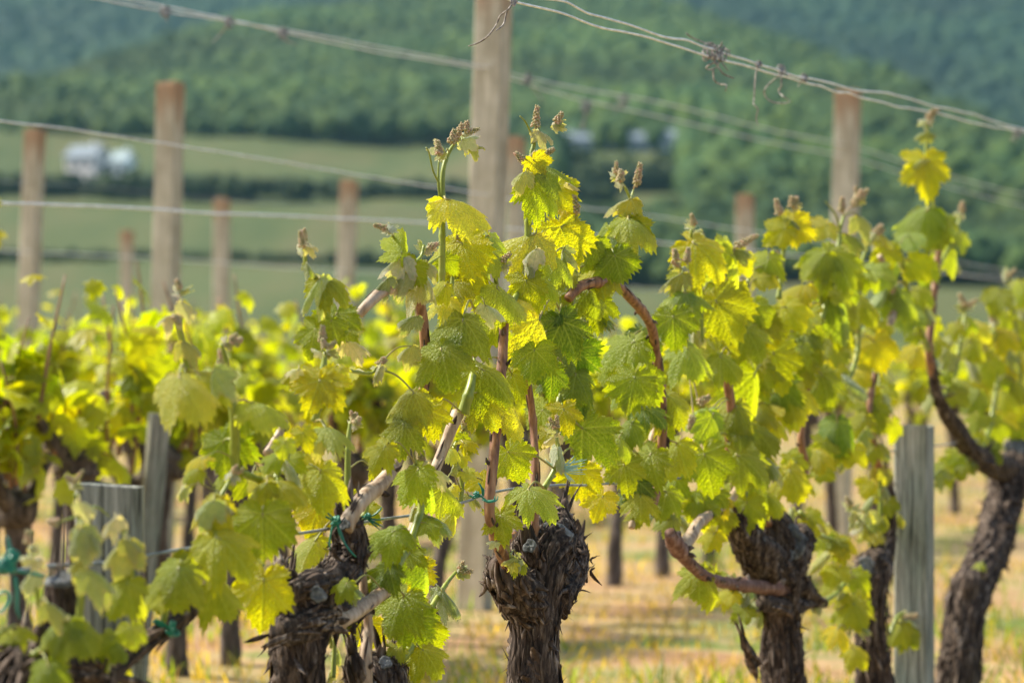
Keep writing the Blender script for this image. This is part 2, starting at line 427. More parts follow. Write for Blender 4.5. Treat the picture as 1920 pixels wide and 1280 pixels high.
def small_tree(label, px, Y, r, hgt, bdark=.3):
    X = (px - 960) / F * Y; z = float(terrain_h(X, Y))
    t_ = thing("broadleaf_tree", label, "tree", (X, Y, z))
    m = MB(); tube(m, [(0, 0, -.5), (0.1, 0, hgt * .5), (0, 0, hgt)], [r * .12, r * .1, r * .05], 8, .8)
    for a in range(4): tube(m, [(0, 0, hgt * .55), (r * .5 * math.cos(a * 1.6), r * .5 * math.sin(a * 1.6), hgt * .9)], [r * .06, r * .02], 6, .8)
    m.build("trunk", M['bark_far'], t_)
    k = 14; q = rng.normal(0, .42, (k, 3)) * r; q[:, 2] = np.abs(q[:, 2]) * .8 + hgt * .75
    o = crowns("crown", q, rng.uniform(.35, .6, k) * r, crown_tint(k, bdark)); o.parent = t_
small_tree("round dark tree growing between the two white houses", 190, 546, 2.0, 1.6)
small_tree("dark shrubby tree on the right edge of the small white house", 250, 548, 2.0, 1.2)
small_tree("dark tree in front of the left end of the long building", 1078, 580, 2.4, 1.4)
small_tree("round tree before the middle of the long building", 1180, 572, 1.8, .8)
small_tree("dark tree between the long building and the white hut", 1250, 574, 2.2, 1.6)

# grass and dry straw between the rows (uncountable)
def grass(name, label, n, tintf, hmin, hmax, y0, y1, wid):
    Y = y0 * (y1 / y0) ** rng.uniform(0, 1, n)
    X = rng.uniform(-1, 1, n) * (Y * .21 + .6)
    cl = np.array([noise.noise(Vector((a * 1.3, b * 1.3, len(name)))) for a, b in zip(X, Y)])
    k = cl > -.12; X = X[k]; Y = Y[k]; n = len(X)
    h = rng.uniform(hmin, hmax, n); a = rng.uniform(0, 6.28, n); lean = rng.uniform(.1, 1.3, n); b = rng.uniform(0, 6.28, n)
    dx = np.cos(a) * wid; dy = np.sin(a) * wid; lx = np.cos(b) * lean * h; ly = np.sin(b) * lean * h
    z0 = np.zeros(n)
    V = np.stack([np.stack([X - dx, Y - dy, z0], 1), np.stack([X + dx, Y + dy, z0], 1),
                  np.stack([X + dx * .7 + lx * .4, Y + dy * .7 + ly * .4, h * .6], 1), np.stack([X - dx * .7 + lx * .4, Y - dy * .7 + ly * .4, h * .6], 1),
                  np.stack([X + lx, Y + ly, h], 1)], 1)
    base = (np.arange(n) * 5)[:, None]
    q = np.concatenate([base + 0, base + 1, base + 2], 1); q2 = np.concatenate([base, base + 2, base + 3], 1); q3 = np.concatenate([base + 3, base + 2, base + 4], 1)
    T = np.repeat(tintf(n)[:, None, :], 5, 1).reshape(-1, 3); T = np.concatenate([T, np.ones((len(T), 1))], 1)
    o = big_mesh(name, V.reshape(-1, 3), np.concatenate([q, q2, q3]), M['leaf_far'], T)
    tag(o, label, "grass", kind="stuff")
def tg(n): return np.array([[.14, .20, .035]]) * rng.uniform(.6, 1.5, (n, 1))
def ts(n): return np.array([[.40, .29, .145]]) * rng.uniform(.5, 1.3, (n, 1))
grass("grass", "low green grass growing in patches between the vine rows", 15000, tg, .02, .09, 6, 34, .0035)
grass("dry_straw", "dry straw and dead grass lying between the vine rows", 30000, ts, .01, .06, 6, 34, .003)

# ------------------------------------------------------------------ posts and stakes
POSTG = "rusty topped concrete posts of the back rows"
def post(label, px, py_top, wpx, row, off_top=False, lean=0):
    Z = ZR(px, row); wd = wpx / F * Z; top = P(px, py_top, Z)
    m = MB(); h = top.z + .25; a = wd * .43; b = .004; d = wd * .36
    prof = [(-a, -d + b), (-a + b, -d), (a - b, -d), (a, -d + b), (a, d - b), (a - b, d), (-a + b, d), (-a, d - b)]
    vs = []; lev = [0, -.02] + [-h * k / 8 for k in range(1, 9)]
    rr = random.Random(int(px))
    for i, z in enumerate(lev):
        s = .95 if i == 0 else 1
        for (x, y) in prof: vs.append((x * s + rr.uniform(-.0012, .0012), y * s, z + (rr.uniform(-.006, .006) if i == 0 else 0)))
    f = [tuple(reversed([7 - k for k in range(8)]))]
    for i in range(len(lev) - 1):
        for k in range(8): f.append((i * 8 + k, i * 8 + (k + 1) % 8, (i + 1) * 8 + (k + 1) % 8, (i + 1) * 8 + k)[::-1])
    m.add(vs, f)
    o = m.build("concrete_post", M['post'], None, smooth=False)
    o.location = top; o.rotation_euler = (0, R(lean), R(-25))
    tag(o, label, "post", POSTG); return o
post("tallest and nearest beige post, rising out of the picture top behind the central vine", 928, -60, 66, 1, lean=2.0)
post("rust stained post right of centre, crossed by the twin near wires", 1590, 170, 49, 1, lean=1.4)
post("tall pale post with rusty top in the left third of the picture", 320, 155, 50, 2, lean=1.6)
post("short rust topped post just behind the right edge of the tallest post", 968, 258, 34, 2)
post("faint post right of centre standing below the twin wires, behind leafy tips", 1397, 365, 33, 2)
post("leftmost post, broad with a rusty top", 66, 243, 38, 3, lean=2.6)
post("orange topped post left of centre, above the blurred vines", 655, 338, 33, 3, lean=2.4)
post("thin rust topped post between the tall pale post and the orange topped one", 416, 372, 29, 4, lean=.5)
post("smallest faraway post, low between the two leftmost tall posts", 238, 432, 23, 5)

def stake(label, pts, wpx, Zc, row=0, rot=0.0):
    top = P(pts[0][0], pts[0][1], Zc); bot = P(pts[1][0], pts[1][1], Zc); wd = wpx / F * Zc / 2
    ax = (top - bot).normalized(); L = top.z / max(ax.z, .2) + .2
    m = MB(); vs = []; rr = random.Random(int(pts[0][0])); n = 14
    ring = 24
    for i in range(n + 1):
        z = -L * i / n
        for k in range(ring):
            th = 2 * math.pi * (k + .5) / ring; c, s = math.cos(th), math.sin(th)
            e = .17; x = math.copysign(abs(c) ** e, c) * wd; y = math.copysign(abs(s) ** e, s) * wd * .8
            q = 1 + .03 * noise.noise(Vector((k * 1.7, z * 2, wpx)))
            vs.append((x * q, y * q, z + (noise.noise(Vector((x * 60, y * 60, wpx))) * .006 + (-.003 * (x / wd) if wpx > 90 else -.004 * abs(x / wd) ** 4) if i == 0 else 0)))
    f = [tuple(range(ring))]
    for i in range(n):
        for k in range(ring): f.append((i * ring + k, (i + 1) * ring + k, (i + 1) * ring + (k + 1) % ring, i * ring + (k + 1) % ring))
    m.add(vs, f); o = m.build("wooden_stake", M['stake'], None, smooth=False)
    o.location = top; o.rotation_mode = 'QUATERNION'; q = ax.to_track_quat('Z', 'Y')
    o.rotation_quaternion = Matrix.Rotation(0, 3, 'Z').to_quaternion() @ Vector((0, 0, 1)).rotation_difference(ax) @ Matrix.Rotation(R(rot), 3, 'Z').to_quaternion()
    tag(o, label, "stake", "grey wooden stakes in the vineyard"); return o
stake("broad grey wooden stake at lower left behind drooping young shoots", [(205, 910), (205, 1280)], 128, ZR(205) + .12, rot=10)
stake("grey wooden stake at lower right with bluish side face and small leafy sprout", [(1714, 796), (1714, 1280)], 66, ZR(1714) - .1, rot=-24)
stake("leaning blurred grey stake behind the big leaf left of centre", [(300, 775), (278, 1020)], 38, ZR(300, 1) - .3, rot=20)

# ------------------------------------------------------------------ wires
def wire(label, pts, row, r, m, name="trellis_wire", wob=.0025, group=None, dz=0, zl=None):
    P3 = [PR(x, y, dz, row) for x, y in pts]
    ps, rs = catmull(P3, [r] * len(P3), .03)
    seed = pts[0][1] * .37 + row * 3
    ps = [p + Vector((0, noise.noise(Vector((i * .21, seed, 2))) * wob, noise.noise(Vector((i * .27, seed, 9))) * wob)) for i, p in enumerate(ps)]
    mbw = MB(); tube(mbw, ps, rs, 8, .012)
    o = mbw.build(name, m); tag(o, label, "wire", group); return o
WG = "bare trellis wires strung along the vine rows"
wire("upper of the twin sharp silvery wires, slack and kinked", [(560, -130), (760, -60), (950, -12), (1030, -1), (1065, 5), (1100, 25), (1150, 38), (1250, 70), (1290, 77), (1320, 88), (1375, 105), (1420, 120), (1490, 142), (1540, 152), (1600, 168), (1660, 175), (1700, 184), (1750, 199), (1820, 213), (1870, 230), (1925, 244), (2100, 280)], 0, .0019, M['wire'], group=WG)
wire("lower of the twin sharp silvery wires, tied to the other at the right edge", [(560, -150), (760, -70), (900, -25), (960, 2), (1060, 28), (1130, 52), (1230, 75), (1300, 98), (1340, 110), (1380, 120), (1500, 152), (1540, 163), (1565, 173), (1592, 174), (1620, 185), (1700, 203), (1760, 213), (1850, 236), (1925, 249), (2100, 286)], 0, .0019, M['wire'], group=WG, dz=.02)
wire("thick grey fruiting wire threaded through the front vines", [(-150, 1085), (0, 1072), (100, 1062), (180, 1056), (270, 1042), (330, 1031), (430, 1018), (550, 1001), (640, 985), (700, 976), (770, 964), (840, 948), (880, 938), (915, 925), (970, 915), (1045, 910), (1135, 908), (1250, 898), (1400, 882), (1500, 872), (1560, 862), (1700, 842), (1800, 829), (1925, 815), (2100, 795)], 0, .0021, M['wire_grey'], group=WG, dz=.03)
wire("upper blurred wire of the second row, running from the top left past the tallest post", [(60, -30), (170, -5), (300, 20), (430, 40), (600, 68), (900, 124), (960, 140), (1080, 165), (1250, 195), (1450, 245), (1600, 275), (1760, 325), (1930, 368), (2100, 400)], 1, .0022, M['wire'], group=WG)
wire("lower blurred wire of the pair that passes the tallest post", [(100, -30), (240, -2), (420, 35), (530, 60), (700, 96), (900, 128), (960, 148), (1070, 182), (1250, 222), (1450, 268), (1600, 297), (1760, 345), (1930, 388), (2100, 420)], 1, .0022, M['wire'], group=WG, dz=.05)
wire("blurred wire crossing the tall pale post below its top and sloping to the right", [(-60, 218), (0, 227), (150, 245), (300, 268), (400, 283), (520, 302), (680, 330), (860, 357), (1000, 380), (1200, 402), (1450, 440), (1700, 475), (1950, 520)], 1, .0022, M['wire'], group=WG)
wire("blurred pale wire running level across the left field above the vine tips", [(-60, 375), (0, 380), (200, 388), (400, 400), (600, 408), (800, 418), (890, 424), (1100, 440), (1300, 462), (1500, 480), (1900, 525)], 1, .0034, M['wire'], group=WG)
wire("faint thin wire low over the left vines at the hedge line", [(-60, 335), (0, 340), (200, 352), (500, 382), (800, 398)], 3, .002, M['wire_grey'], group=WG)
wire("lowest faint wire above the left vine tips", [(-60, 468), (0, 470), (300, 485), (600, 505), (900, 520), (1300, 548)], 3, .003, M['wire'], group=WG)
wire("blurred fruiting wire of the second row seen between the trunks on the left", [(-60, 748), (200, 745), (500, 738), (800, 728), (1200, 715), (1600, 705), (1950, 690)], 1, .002, M['wire_grey'], group=WG)

# dry tendrils and twine left on the top wires
def curl(label, coils, tails, Z, name="dry_tendril", cat="tendril", m=None, group="dried tendrils left on the twin wires", r=.0013):
    mbt = MB()
    for (cx, cy, rad, turns, axlen, tilt) in coils:
        pts = []
        for i in range(int(turns * 12) + 1):
            a = i / 12 * 2 * math.pi; q = i / (turns * 12) - .5
            rr = rad * (1 + .25 * math.sin(a * .37 + cx))
            pts.append(P(cx + q * axlen * math.cos(tilt) + rr * .55 * math.cos(a), cy + q * axlen * math.sin(tilt) + rr * math.sin(a), Z + rad / F * Z * math.cos(a + 1.2) * .8))
        tube(mbt, pts, [r] * len(pts), 6, .003)
    for tl in tails:
        pts = [P(x, y, Z + random.Random(x * 7 + y).uniform(-.012, .012)) for x, y in tl]
        tube(mbt, pts, [r * 1.1] * (len(pts) - 1) + [r * .6], 6, .003)
    o = mbt.build(name, m or M['tendril']); tag(o, label, cat, group); return o
zz = ZR(1340)
curl("large tangle of dried tendrils gripping both near wires, with several dangling ends",
     [(1333, 96, 13, 5, 14, .4), (1352, 100, 12, 5, 20, .3), (1322, 102, 9, 2.5, 6, 1), (1345, 112, 9, 3, 8, 1.3)],
     [[(1287, 63), (1300, 72), (1330, 84)], [(1345, 92), (1352, 84), (1354, 78)], [(1335, 100), (1345, 122), (1355, 137), (1368, 144), (1377, 147)],
      [(1340, 118), (1330, 122), (1324, 128), (1332, 131), (1345, 126)], [(1337, 128), (1339, 150), (1350, 158), (1362, 160), (1360, 172)], [(1350, 108), (1356, 120), (1365, 132)],
      [(1360, 92), (1370, 96)]], zz)
curl("small curl of tendril with one long straight kinked tail", [(1422, 121, 6, 3, 6, .4)], [[(1419, 128), (1416, 150), (1414, 185), (1413, 195), (1421, 205), (1418, 222), (1422, 237)]], ZR(1420))
curl("tendril hanging from the wires in a round open hook", [(1465, 130, 7, 3.5, 8, .4)], [[(1468, 138), (1448, 152), (1434, 168), (1436, 182), (1450, 192), (1470, 194), (1483, 190)], [(1464, 140), (1465, 160), (1460, 172), (1470, 182), (1481, 188)], [(1470, 134), (1480, 144)]], ZR(1465))
curl("tight brown knot of tendril, last before the rusty post", [(1508, 146, 6, 4, 6, .4)], [[(1505, 152), (1496, 162)]], ZR(1508))
curl("knot of tendrils on the twin wires at the right edge of the picture", [(1908, 250, 8, 4, 16, .4)], [[(1905, 255), (1896, 262), (1910, 266)]], ZR(1908))
curl("tendril tied at the tallest post with a long curly tail hanging left", [(963, 4, 6, 3, 5, .4)], [[(962, 2), (955, 16), (938, 30), (930, 48), (915, 68), (898, 80), (878, 87)], [(960, 8), (950, 24), (944, 46), (930, 58)]], ZR(960))
for k, (x, y, tl, lb) in enumerate([(430, 42, [(425, 50), (412, 66), (398, 80)], "blurred tendril clump on the second row wires, left of the other"),
                                (530, 62, [(528, 70), (540, 78), (556, 84)], "blurred tendril clump midway along the upper left wires"),
                                (310, 22, [(312, 30), (314, 42)], "small blurred tendril near the upper left end of the wires"),
                                (990, 150, [(995, 160), (1010, 178), (1020, 195)], "blurred tendril just right of the tallest post"),
                                (1170, 188, [(1165, 200), (1150, 212)], "blurred brown tendril knot above the gap in the vine tips"),
                                (1100, 200, [(1098, 215), (1090, 240), (1098, 232)], "pale blurred tendril hanging under the second row wires")]):
    curl(lb, [(x, y, 9, 4, 12, .3)], [[(x, y)] + tl], ZR(x, 1) - .02, group="dried tendrils on the second row wires", r=.0022)

# ------------------------------------------------------------------ leaf meshes
def leaf_data(seed, depth=.35, rings=16, teeth=36, per=4, droop=.2, fold=0.0, cup=0.0, wave=.05, quilt=.028, curl_=0.0, crump=0.0):
    rr = random.Random(seed)
    n = teeth * per
    jt = lambda a: R(rr.uniform(-a, a))
    VA = [jt(4), R(52) + jt(7), -R(52) + jt(7), R(110) + jt(8), -R(110) + jt(8)]
    LN = [1.0, .84 * rr.uniform(.93, 1.07), .84 * rr.uniform(.93, 1.07), .60 * rr.uniform(.9, 1.1), .60 * rr.uniform(.9, 1.1)]
    th = np.linspace(-math.pi, math.pi, n, endpoint=False)
    r = np.zeros(n)
    for a, L in zip(VA, LN):
        d = np.abs(th - a); r = np.maximum(r, L * (1 - depth * (d / R(30)) ** 1.25))
    r = np.maximum(r, .42)
    sin_ = np.clip((np.abs(th) - R(146)) / R(34), 0, 1); r = r * (1 - sin_ ** 1.5 * .86)
    ph = (np.arange(n) % per) / per
    tooth = np.where(ph < .25, 1.0, np.where(ph < .5, .35, np.where(ph < .75, 0.0, .5)))
    amp = np.array([rr.uniform(.35, 1.55) for _ in range(teeth)]).repeat(per)
    wob = sum(rr.uniform(-.035, .035) * np.sin(th * k_ + rr.uniform(0, 6)) for k_ in (2, 3, 5, 7)); r = r * (1 + wob)
    r = r * (1 + .15 * amp * (tooth - .35) * (1 - sin_))
    rho = (np.arange(rings + 1) / rings) ** .9
    TH, RH = np.meshgrid(th, rho[1:])
    rad = RH * r[None, :]
    x = np.sin(TH) * rad; y = np.cos(TH) * rad
    x = np.concatenate([[0], x.ravel()]); y = np.concatenate([[0], y.ravel()]); e = np.concatenate([[0], RH.ravel()])
    # vein distance
    segs = []
    for a, L in zip(VA, LN):
        segs.append((0, 0, math.sin(a) * L, math.cos(a) * L, 1.0))
        for q, fr in enumerate((.16, .30, .44, .58, .72, .85)):
            for sgn in (-1, 1):
                b = a + sgn * R(46); l = L * (1 - fr) * .62 * (1 if abs(a) < 2 else .8)
                sx, sy = math.sin(a) * L * fr, math.cos(a) * L * fr
                segs.append((sx, sy, sx + math.sin(b) * l, sy + math.cos(b) * l, .6))
    vein = np.zeros_like(x); wide = np.zeros_like(x)
    for x0, y0, x1, y1, wt in segs:
        dx, dy = x1 - x0, y1 - y0; t = np.clip(((x - x0) * dx + (y - y0) * dy) / (dx * dx + dy * dy), 0, 1)
        d = np.hypot(x - x0 - t * dx, y - y0 - t * dy)
        vein = np.maximum(vein, wt * np.exp(-(d / (.020 * (1.25 - .6 * t))) ** 2)); wide = np.maximum(wide, wt * np.exp(-(d / .06) ** 2))
    R2 = x * x + y * y; Rr = np.sqrt(R2)
    s1, s2, s3 = rr.uniform(0, 6), rr.uniform(0, 6), rr.uniform(0, 6)
    z = -quilt * wide * (.3 + Rr) * 1.4
    ang = np.arctan2(x, y)
    z += wave * np.sin(ang * 5 + s1) * R2 + wave * .7 * np.sin(ang * 11 + s2) * e ** 3 * .6
    z += -droop * R2 + cup * R2
    z += -fold * np.abs(x) * .25
    if crump:
        z += crump * np.array([noise.noise(Vector((a * 4, b * 4, seed))) for a, b in zip(x, y)]) * (0.3 + Rr)
    # bend the tip half down (curl_) about the x axis
    if curl_:
        k = curl_ * np.clip(y, 0, 2) ** 1
        yy = np.where(y > 0, np.sin(k) / curl_, y); zb = np.where(y > 0, -(1 - np.cos(k)) / curl_, 0)
        z = z * np.cos(k) + zb; y = yy
    # bend sides
    if fold:
        k = fold * 1.1 * np.abs(x); xs = np.where(np.abs(x) > 1e-6, np.sign(x) * np.sin(k) / (fold * 1.1), 0); z = z - (1 - np.cos(k)) / (fold * 1.1); x = xs
    V = np.stack([x, y, z], 1)
    f = [(0, 1 + (k + 1) % n, 1 + k) for k in range(n)]
    for i in range(rings - 1):
        a = 1 + i * n; b = a + n
        for k in range(n):
            k2 = (k + 1) % n; f.append((a + k, a + k2, b + k2, b + k))
    return V, f, vein, e
def leaf_mesh(name, m, **kw):
    V, f, vein, e = leaf_data(**kw)
    me = bpy.data.meshes.new(name); me.from_pydata(V.tolist(), [], f)
    me.materials.append(m); me.polygons.foreach_set("use_smooth", [True] * len(me.polygons))
    for nme, arr in (("vein", vein), ("edge", e)):
        a = me.attributes.new(nme, 'FLOAT', 'POINT'); a.data.foreach_set("value", arr.astype(np.float32))
    me.update(); return me
LM = {}
LM['f'] = [leaf_mesh("leaf_blade", M['leaf'], seed=s, depth=d, droop=.14, wave=.07, cup=c, curl_=.45) for s, d, c in ((1, .30, 0), (2, .20, .05), (3, .40, 0), (4, .26, -.06), (31, .44, .03), (32, .34, .08), (33, .24, -.03))]
LM['d'] = [leaf_mesh("leaf_blade", M['leaf'], seed=s, depth=d, droop=.28, wave=.08, curl_=c, fold=fo) for s, d, c, fo in ((5, .30, 1.15, .8), (6, .38, 1.4, .6), (7, .25, .9, 1.1), (34, .42, 1.2, .5), (35, .32, .8, .9), (36, .46, 1.5, 1.2))]
LM['u'] = [leaf_mesh("leaf_blade", M['young'], seed=s, depth=d, teeth=34, droop=.30, wave=.12, curl_=c, fold=fo, crump=.10, quilt=.05) for s, d, c, fo in ((8, .38, 1.5, 2.3), (9, .46, 1.1, 2.0), (20, .4, 1.8, 1.8))]
LM['h'] = [leaf_mesh("leaf_blade", M['leaf'], seed=s, depth=.4, droop=.12, wave=.10, curl_=c, fold=1.5, crump=.05, quilt=.04) for s, c in ((21, .7), (22, .9))]
LM['s'] = [leaf_mesh("leaf_blade", M['leaf'], seed=s, depth=.34, droop=.12, wave=.07, fold=fo, curl_=.5) for s, fo in ((10, 1.5), (11, 1.9))]
LM['y'] = [leaf_mesh("leaf_blade", M['young'], seed=s, depth=d, teeth=22, droop=.25, wave=.16, fold=fo, curl_=c, crump=.16, quilt=.07) for s, d, fo, c in ((12, .42, 2.2, .8), (13, .52, 1.8, 1.5), (14, .48, 2.6, .4))]
TONE = {'g': (.205, .268, .020), 'k': (.095, .175, .024), 'y': (.29, .33, .016), 'Y': (.42, .41, .012), 't': (.27, .36, .10), 'p': (.44, .47, .11), 'w': (.62, .62, .42), 'm': (.27, .315, .020)}

def put_leaf(parent, org, pos, tipdir, normal, size, variant, tone, name="leaf"):
    me = rnd.choice(LM[variant])
    n = Vector(normal).normalized(); t = Vector(tipdir); t = (t - n * t.dot(n))
    if t.length < 1e-3: t = n.orthogonal()
    t.normalize(); x = t.cross(n)
    o = bpy.data.objects.new(name, me); C.objects.link(o)
    mt = Matrix((x, t, n)).transposed().to_4x4()
    s = size; sx = s * rnd.choice((-1, 1)) if False else s
    o.parent = parent
    o.matrix_local = Matrix.Translation(Vector(pos) - Vector(org)) @ mt @ Matrix.Diagonal((sx * (rnd.uniform(.9, 1.08) if variant in 'fdsh' else rnd.uniform(.62, .85) if variant == 'y' else rnd.uniform(.48, .72)), s, s, 1))
    c = TONE[tone]; j = rnd.uniform(.82, 1.2); jj = rnd.uniform(.9, 1.12)
    o.color = (c[0] * j * jj, c[1] * j, c[2] * j * rnd.uniform(.8, 1.3), 1)
    return o

def beads(mb_, p0, d, L, r, n, seed=0):
    """flower cluster: little beads packed round a short axis"""
    IV1, IF1 = ico(1); rr = random.Random(seed)
    d = Vector(d).normalized(); a = d.orthogonal().normalized(); b = d.cross(a)
    vs = []; fs = []; o = 0
    for i in range(n):
        t = (i + .5) / n; th = i * 2.4; w_ = r * (.95 - .55 * t) * rr.uniform(.75, 1.1)
        c = p0 + d * (L * t) + (a * math.cos(th) + b * math.sin(th)) * w_
        q = r * rr.uniform(.30, .44) * (1 - .25 * t)
        vs.append(IV1 * q + np.array(c)); fs += [tuple(x + o for x in f) for f in IF1.tolist()]; o += len(IV1)
    mb_.add(np.concatenate(vs), fs)
    tube(mb_, [p0 - d * L * .15, p0 + d * L * .9], [r * .3, r * .2], 6, .01)

class Shoot:
    """a cane or a green shoot: pixel polyline + depth offset, radii in photo pixels"""
    def __init__(s, vine, pts, r, kind='stem', n=0, size=(50, 80), tip=None, tones="mgyp", row=0, side=None, name=None, zlo=0.0, var="fdduf", ang=None, spread=1.0):
        s.vine = vine; s.kind = kind; s.n = n; s.size = size; s.tip = tip; s.tones = tones; s.row = row; s.var = var
        s.pts = [(p[0], p[1], p[2] if len(p) > 2 else 0.0) for p in pts]; s.spread = spread
        s.r = r; s.ex = []; s.name = name or ('cane' if kind.startswith('cane') or kind == 'arm' else 'shoot')
        s.rng = random.Random(int(pts[0][0] * 3 + pts[0][1]))
        SHOOTS.append(s)
    def w(s, p): return PR(p[0], p[1], p[2], s.row)
SHOOTS = []; LEAVES = []
def near_on(s, x, y):
    best = None
    for i in range(len(s.pts) - 1):
        a, b = s.pts[i], s.pts[i + 1]; dx, dy = b[0] - a[0], b[1] - a[1]; L2 = dx * dx + dy * dy + 1e-6
        t = min(1, max(0, ((x - a[0]) * dx + (y - a[1]) * dy) / L2)); qx, qy = a[0] + dx * t, a[1] + dy * t
        d = math.hypot(qx - x, qy - y)
        if best is None or d < best[0]: best = (d, (qx, qy, a[2] + (b[2] - a[2]) * t))
    return best
def L(x, y, ang, size, tone='m', var='d', pitch=25, yaw=0, dz=None):
    LEAVES.append((x, y, ang, size, tone, var, pitch, yaw, dz))

def bark_disp(seed, amp=.16, flutes=7, twist=3.0):
    def fn(th, L_, q):
        v = Vector((math.cos(th) * 1.3, math.sin(th) * 1.3, L_ * 7 + seed))
        lump = noise.noise(v) * .28
        a = th + L_ * twist + noise.noise(Vector((L_ * 9, seed, 0))) * 1.2
        rid = 1 - abs(noise.noise(Vector((math.cos(a) * flutes * .55, math.sin(a) * flutes * .55, L_ * 5 + seed * 3)))) * 2
        fine = noise.noise(Vector((math.cos(a) * flutes * 1.8, math.sin(a) * flutes * 1.8, L_ * 16 + seed)))
        return 1 + lump + amp * (rid - .5) + fine * amp * .9
    return fn
def flakes(mbk, ps, rs, fr, n, seed, lmin=.02, lmax=.07, wmax=.005, lift=.008):
    rr = random.Random(seed)
    for _ in range(n):
        i0 = rr.randrange(len(ps)); th = rr.uniform(0, 6.28); L_ = rr.uniform(lmin, lmax) * 1.25; wd = rr.uniform(.0010, wmax) * 1.15; tw = rr.uniform(-.45, .45)
        n_ = 9; row = []; lf = rr.uniform(.05, 1) ** 4 * lift; step = 1 if rr.random() < .5 else -1; e2 = rr.random() < .5
        acc = 0; i = i0; prev = ps[i0]
        dirn = step
        pts = []
        for k in range(n_):
            want = L_ * k / (n_ - 1)
            while acc < want and 0 <= i + dirn < len(ps): acc += (ps[i + dirn] - ps[i]).length; i += dirn
            t, a, b = fr[i]; q = k / (n_ - 1); ang = th + tw * q
            out = a * math.cos(ang) + b * math.sin(ang); sid = t.cross(out)
            off = rs[i] * (1.03 + .07 * noise.noise(Vector((ang * 2, q * 3, i0)))) + lf * (q ** 2.6) * 1.6 + (lf * .6 * (1 - q) ** 3 if e2 else 0)
            c = ps[i] + out * off + t * (want - acc) * dirn
            ww = wd * math.sin(math.pi * min(1, .12 + q * .86)) + .0004
            pts.append((c, sid, out, ww))
        vs = []
        for c, sid, out, ww in pts:
            vs += [tuple(c - sid * ww), tuple(c + out * (ww * .35 + .0003)), tuple(c + sid * ww), tuple(c - out * ww * .3)]
        f = []
        for k in range(n_ - 1):
            for j in range(4): f.append((k * 4 + j, k * 4 + (j + 1) % 4, k * 4 + 4 + (j + 1) % 4, k * 4 + 4 + j))
        mbk.add(vs, f)

def woody(mbk, pts, rad, row=0, seed=1, seg=40, nfl=120, amp=.16, step=.006, **kw):
    W = [PR(p[0], p[1], p[2] if len(p) > 2 else 0, row) for p in pts]
    R_ = [r / F * ZR(p[0], row) for r, p in zip(rad, pts)]
    mbk.mi = 0
    ps, rs, fr = tube(mbk, W, R_, seg, step, bark_disp(seed, amp))
    if nfl:
        mbk.mi = 1; flakes(mbk, ps, rs, fr, nfl, seed, **kw)
        if nfl > 100:
            a = int(len(ps) * .45); flakes(mbk, ps[a:], rs[a:], fr[a:], nfl // 3, seed + 77, .008, .026, .0085, .020)
        mbk.mi = 0
    return ps, rs, fr
def cutface(mbk, px, py, rpx, nrm, dz, row=0, seed=0):
    c = PR(px, py, dz, row); r = rpx / F * ZR(px, row); n = Vector(nrm).normalized(); a = n.orthogonal().normalized(); b = n.cross(a)
    vs = []; K = 22; rings = [0, .35, .6, .8, 1.0, 1.08, 1.05]
    off = [-.12, -.05, 0, .05, .02, -.2, -.7]
    for q, o_ in zip(rings, off):
        for k in range(K):
            th = 2 * math.pi * k / K; rr_ = q * (1 + .40 * noise.noise(Vector((math.cos(th) * 1.5, math.sin(th) * 1.5, seed)))) * r
            vs.append(tuple(c + (a * math.cos(th) + b * math.sin(th)) * rr_ + n * (o_ * r * .5 + noise.noise(Vector((math.cos(th) * q * 4, math.sin(th) * q * 4, seed + 5))) * r * .28)))
    f = []
    for i in range(len(rings) - 1):
        for k in range(K): f.append((i * K + k, (i + 1) * K + k, (i + 1) * K + (k + 1) % K, i * K + (k + 1) % K)[::-1])
    mbk.mi = 2; mbk.add(vs, f); mbk.mi = 0

WOODM = [M['bark'], M['flake'], M['cut']]
GYV = "grapevines of the front row"
def ground_root(px): 
    Z = ZR(px); p = P(px, 640, Z); return Vector((p.x, p.y, 0))
VINES = {}
def vine(key, label, px):
    VINES[key] = thing("grapevine", label, "grapevine", ground_root(px), GYV); return VINES[key]

# --- the vines of the front row: wood first
Vz = vine('Z', "leftmost front grapevine, low and cut off by the left corner, with drooping downy young shoots", 40)
Va = vine('A', "front grapevine with a shaggy trunk forking into knobby arms tied with green twine", 560)
Vs = vine('S', "low bark covered vine stump with an upright cane, just right of the tied trunk", 705)
Vb = vine('B', "central grapevine with the thick sharp shaggy trunk and the tallest leafy shoots", 1005)
Vc = vine('C', "grapevine right of centre with a knotted head and an arm hooked to the left", 1470)
Ve = vine('E', "slim dark grapevine close against the left side of the narrow grey stake", 1640)
Vd = vine('D', "grapevine with the leaning curved trunk right of the narrow grey stake", 1830)
Vr = vine('R', "grapevine whose leafy tips come in at the right edge of the picture", 1975)

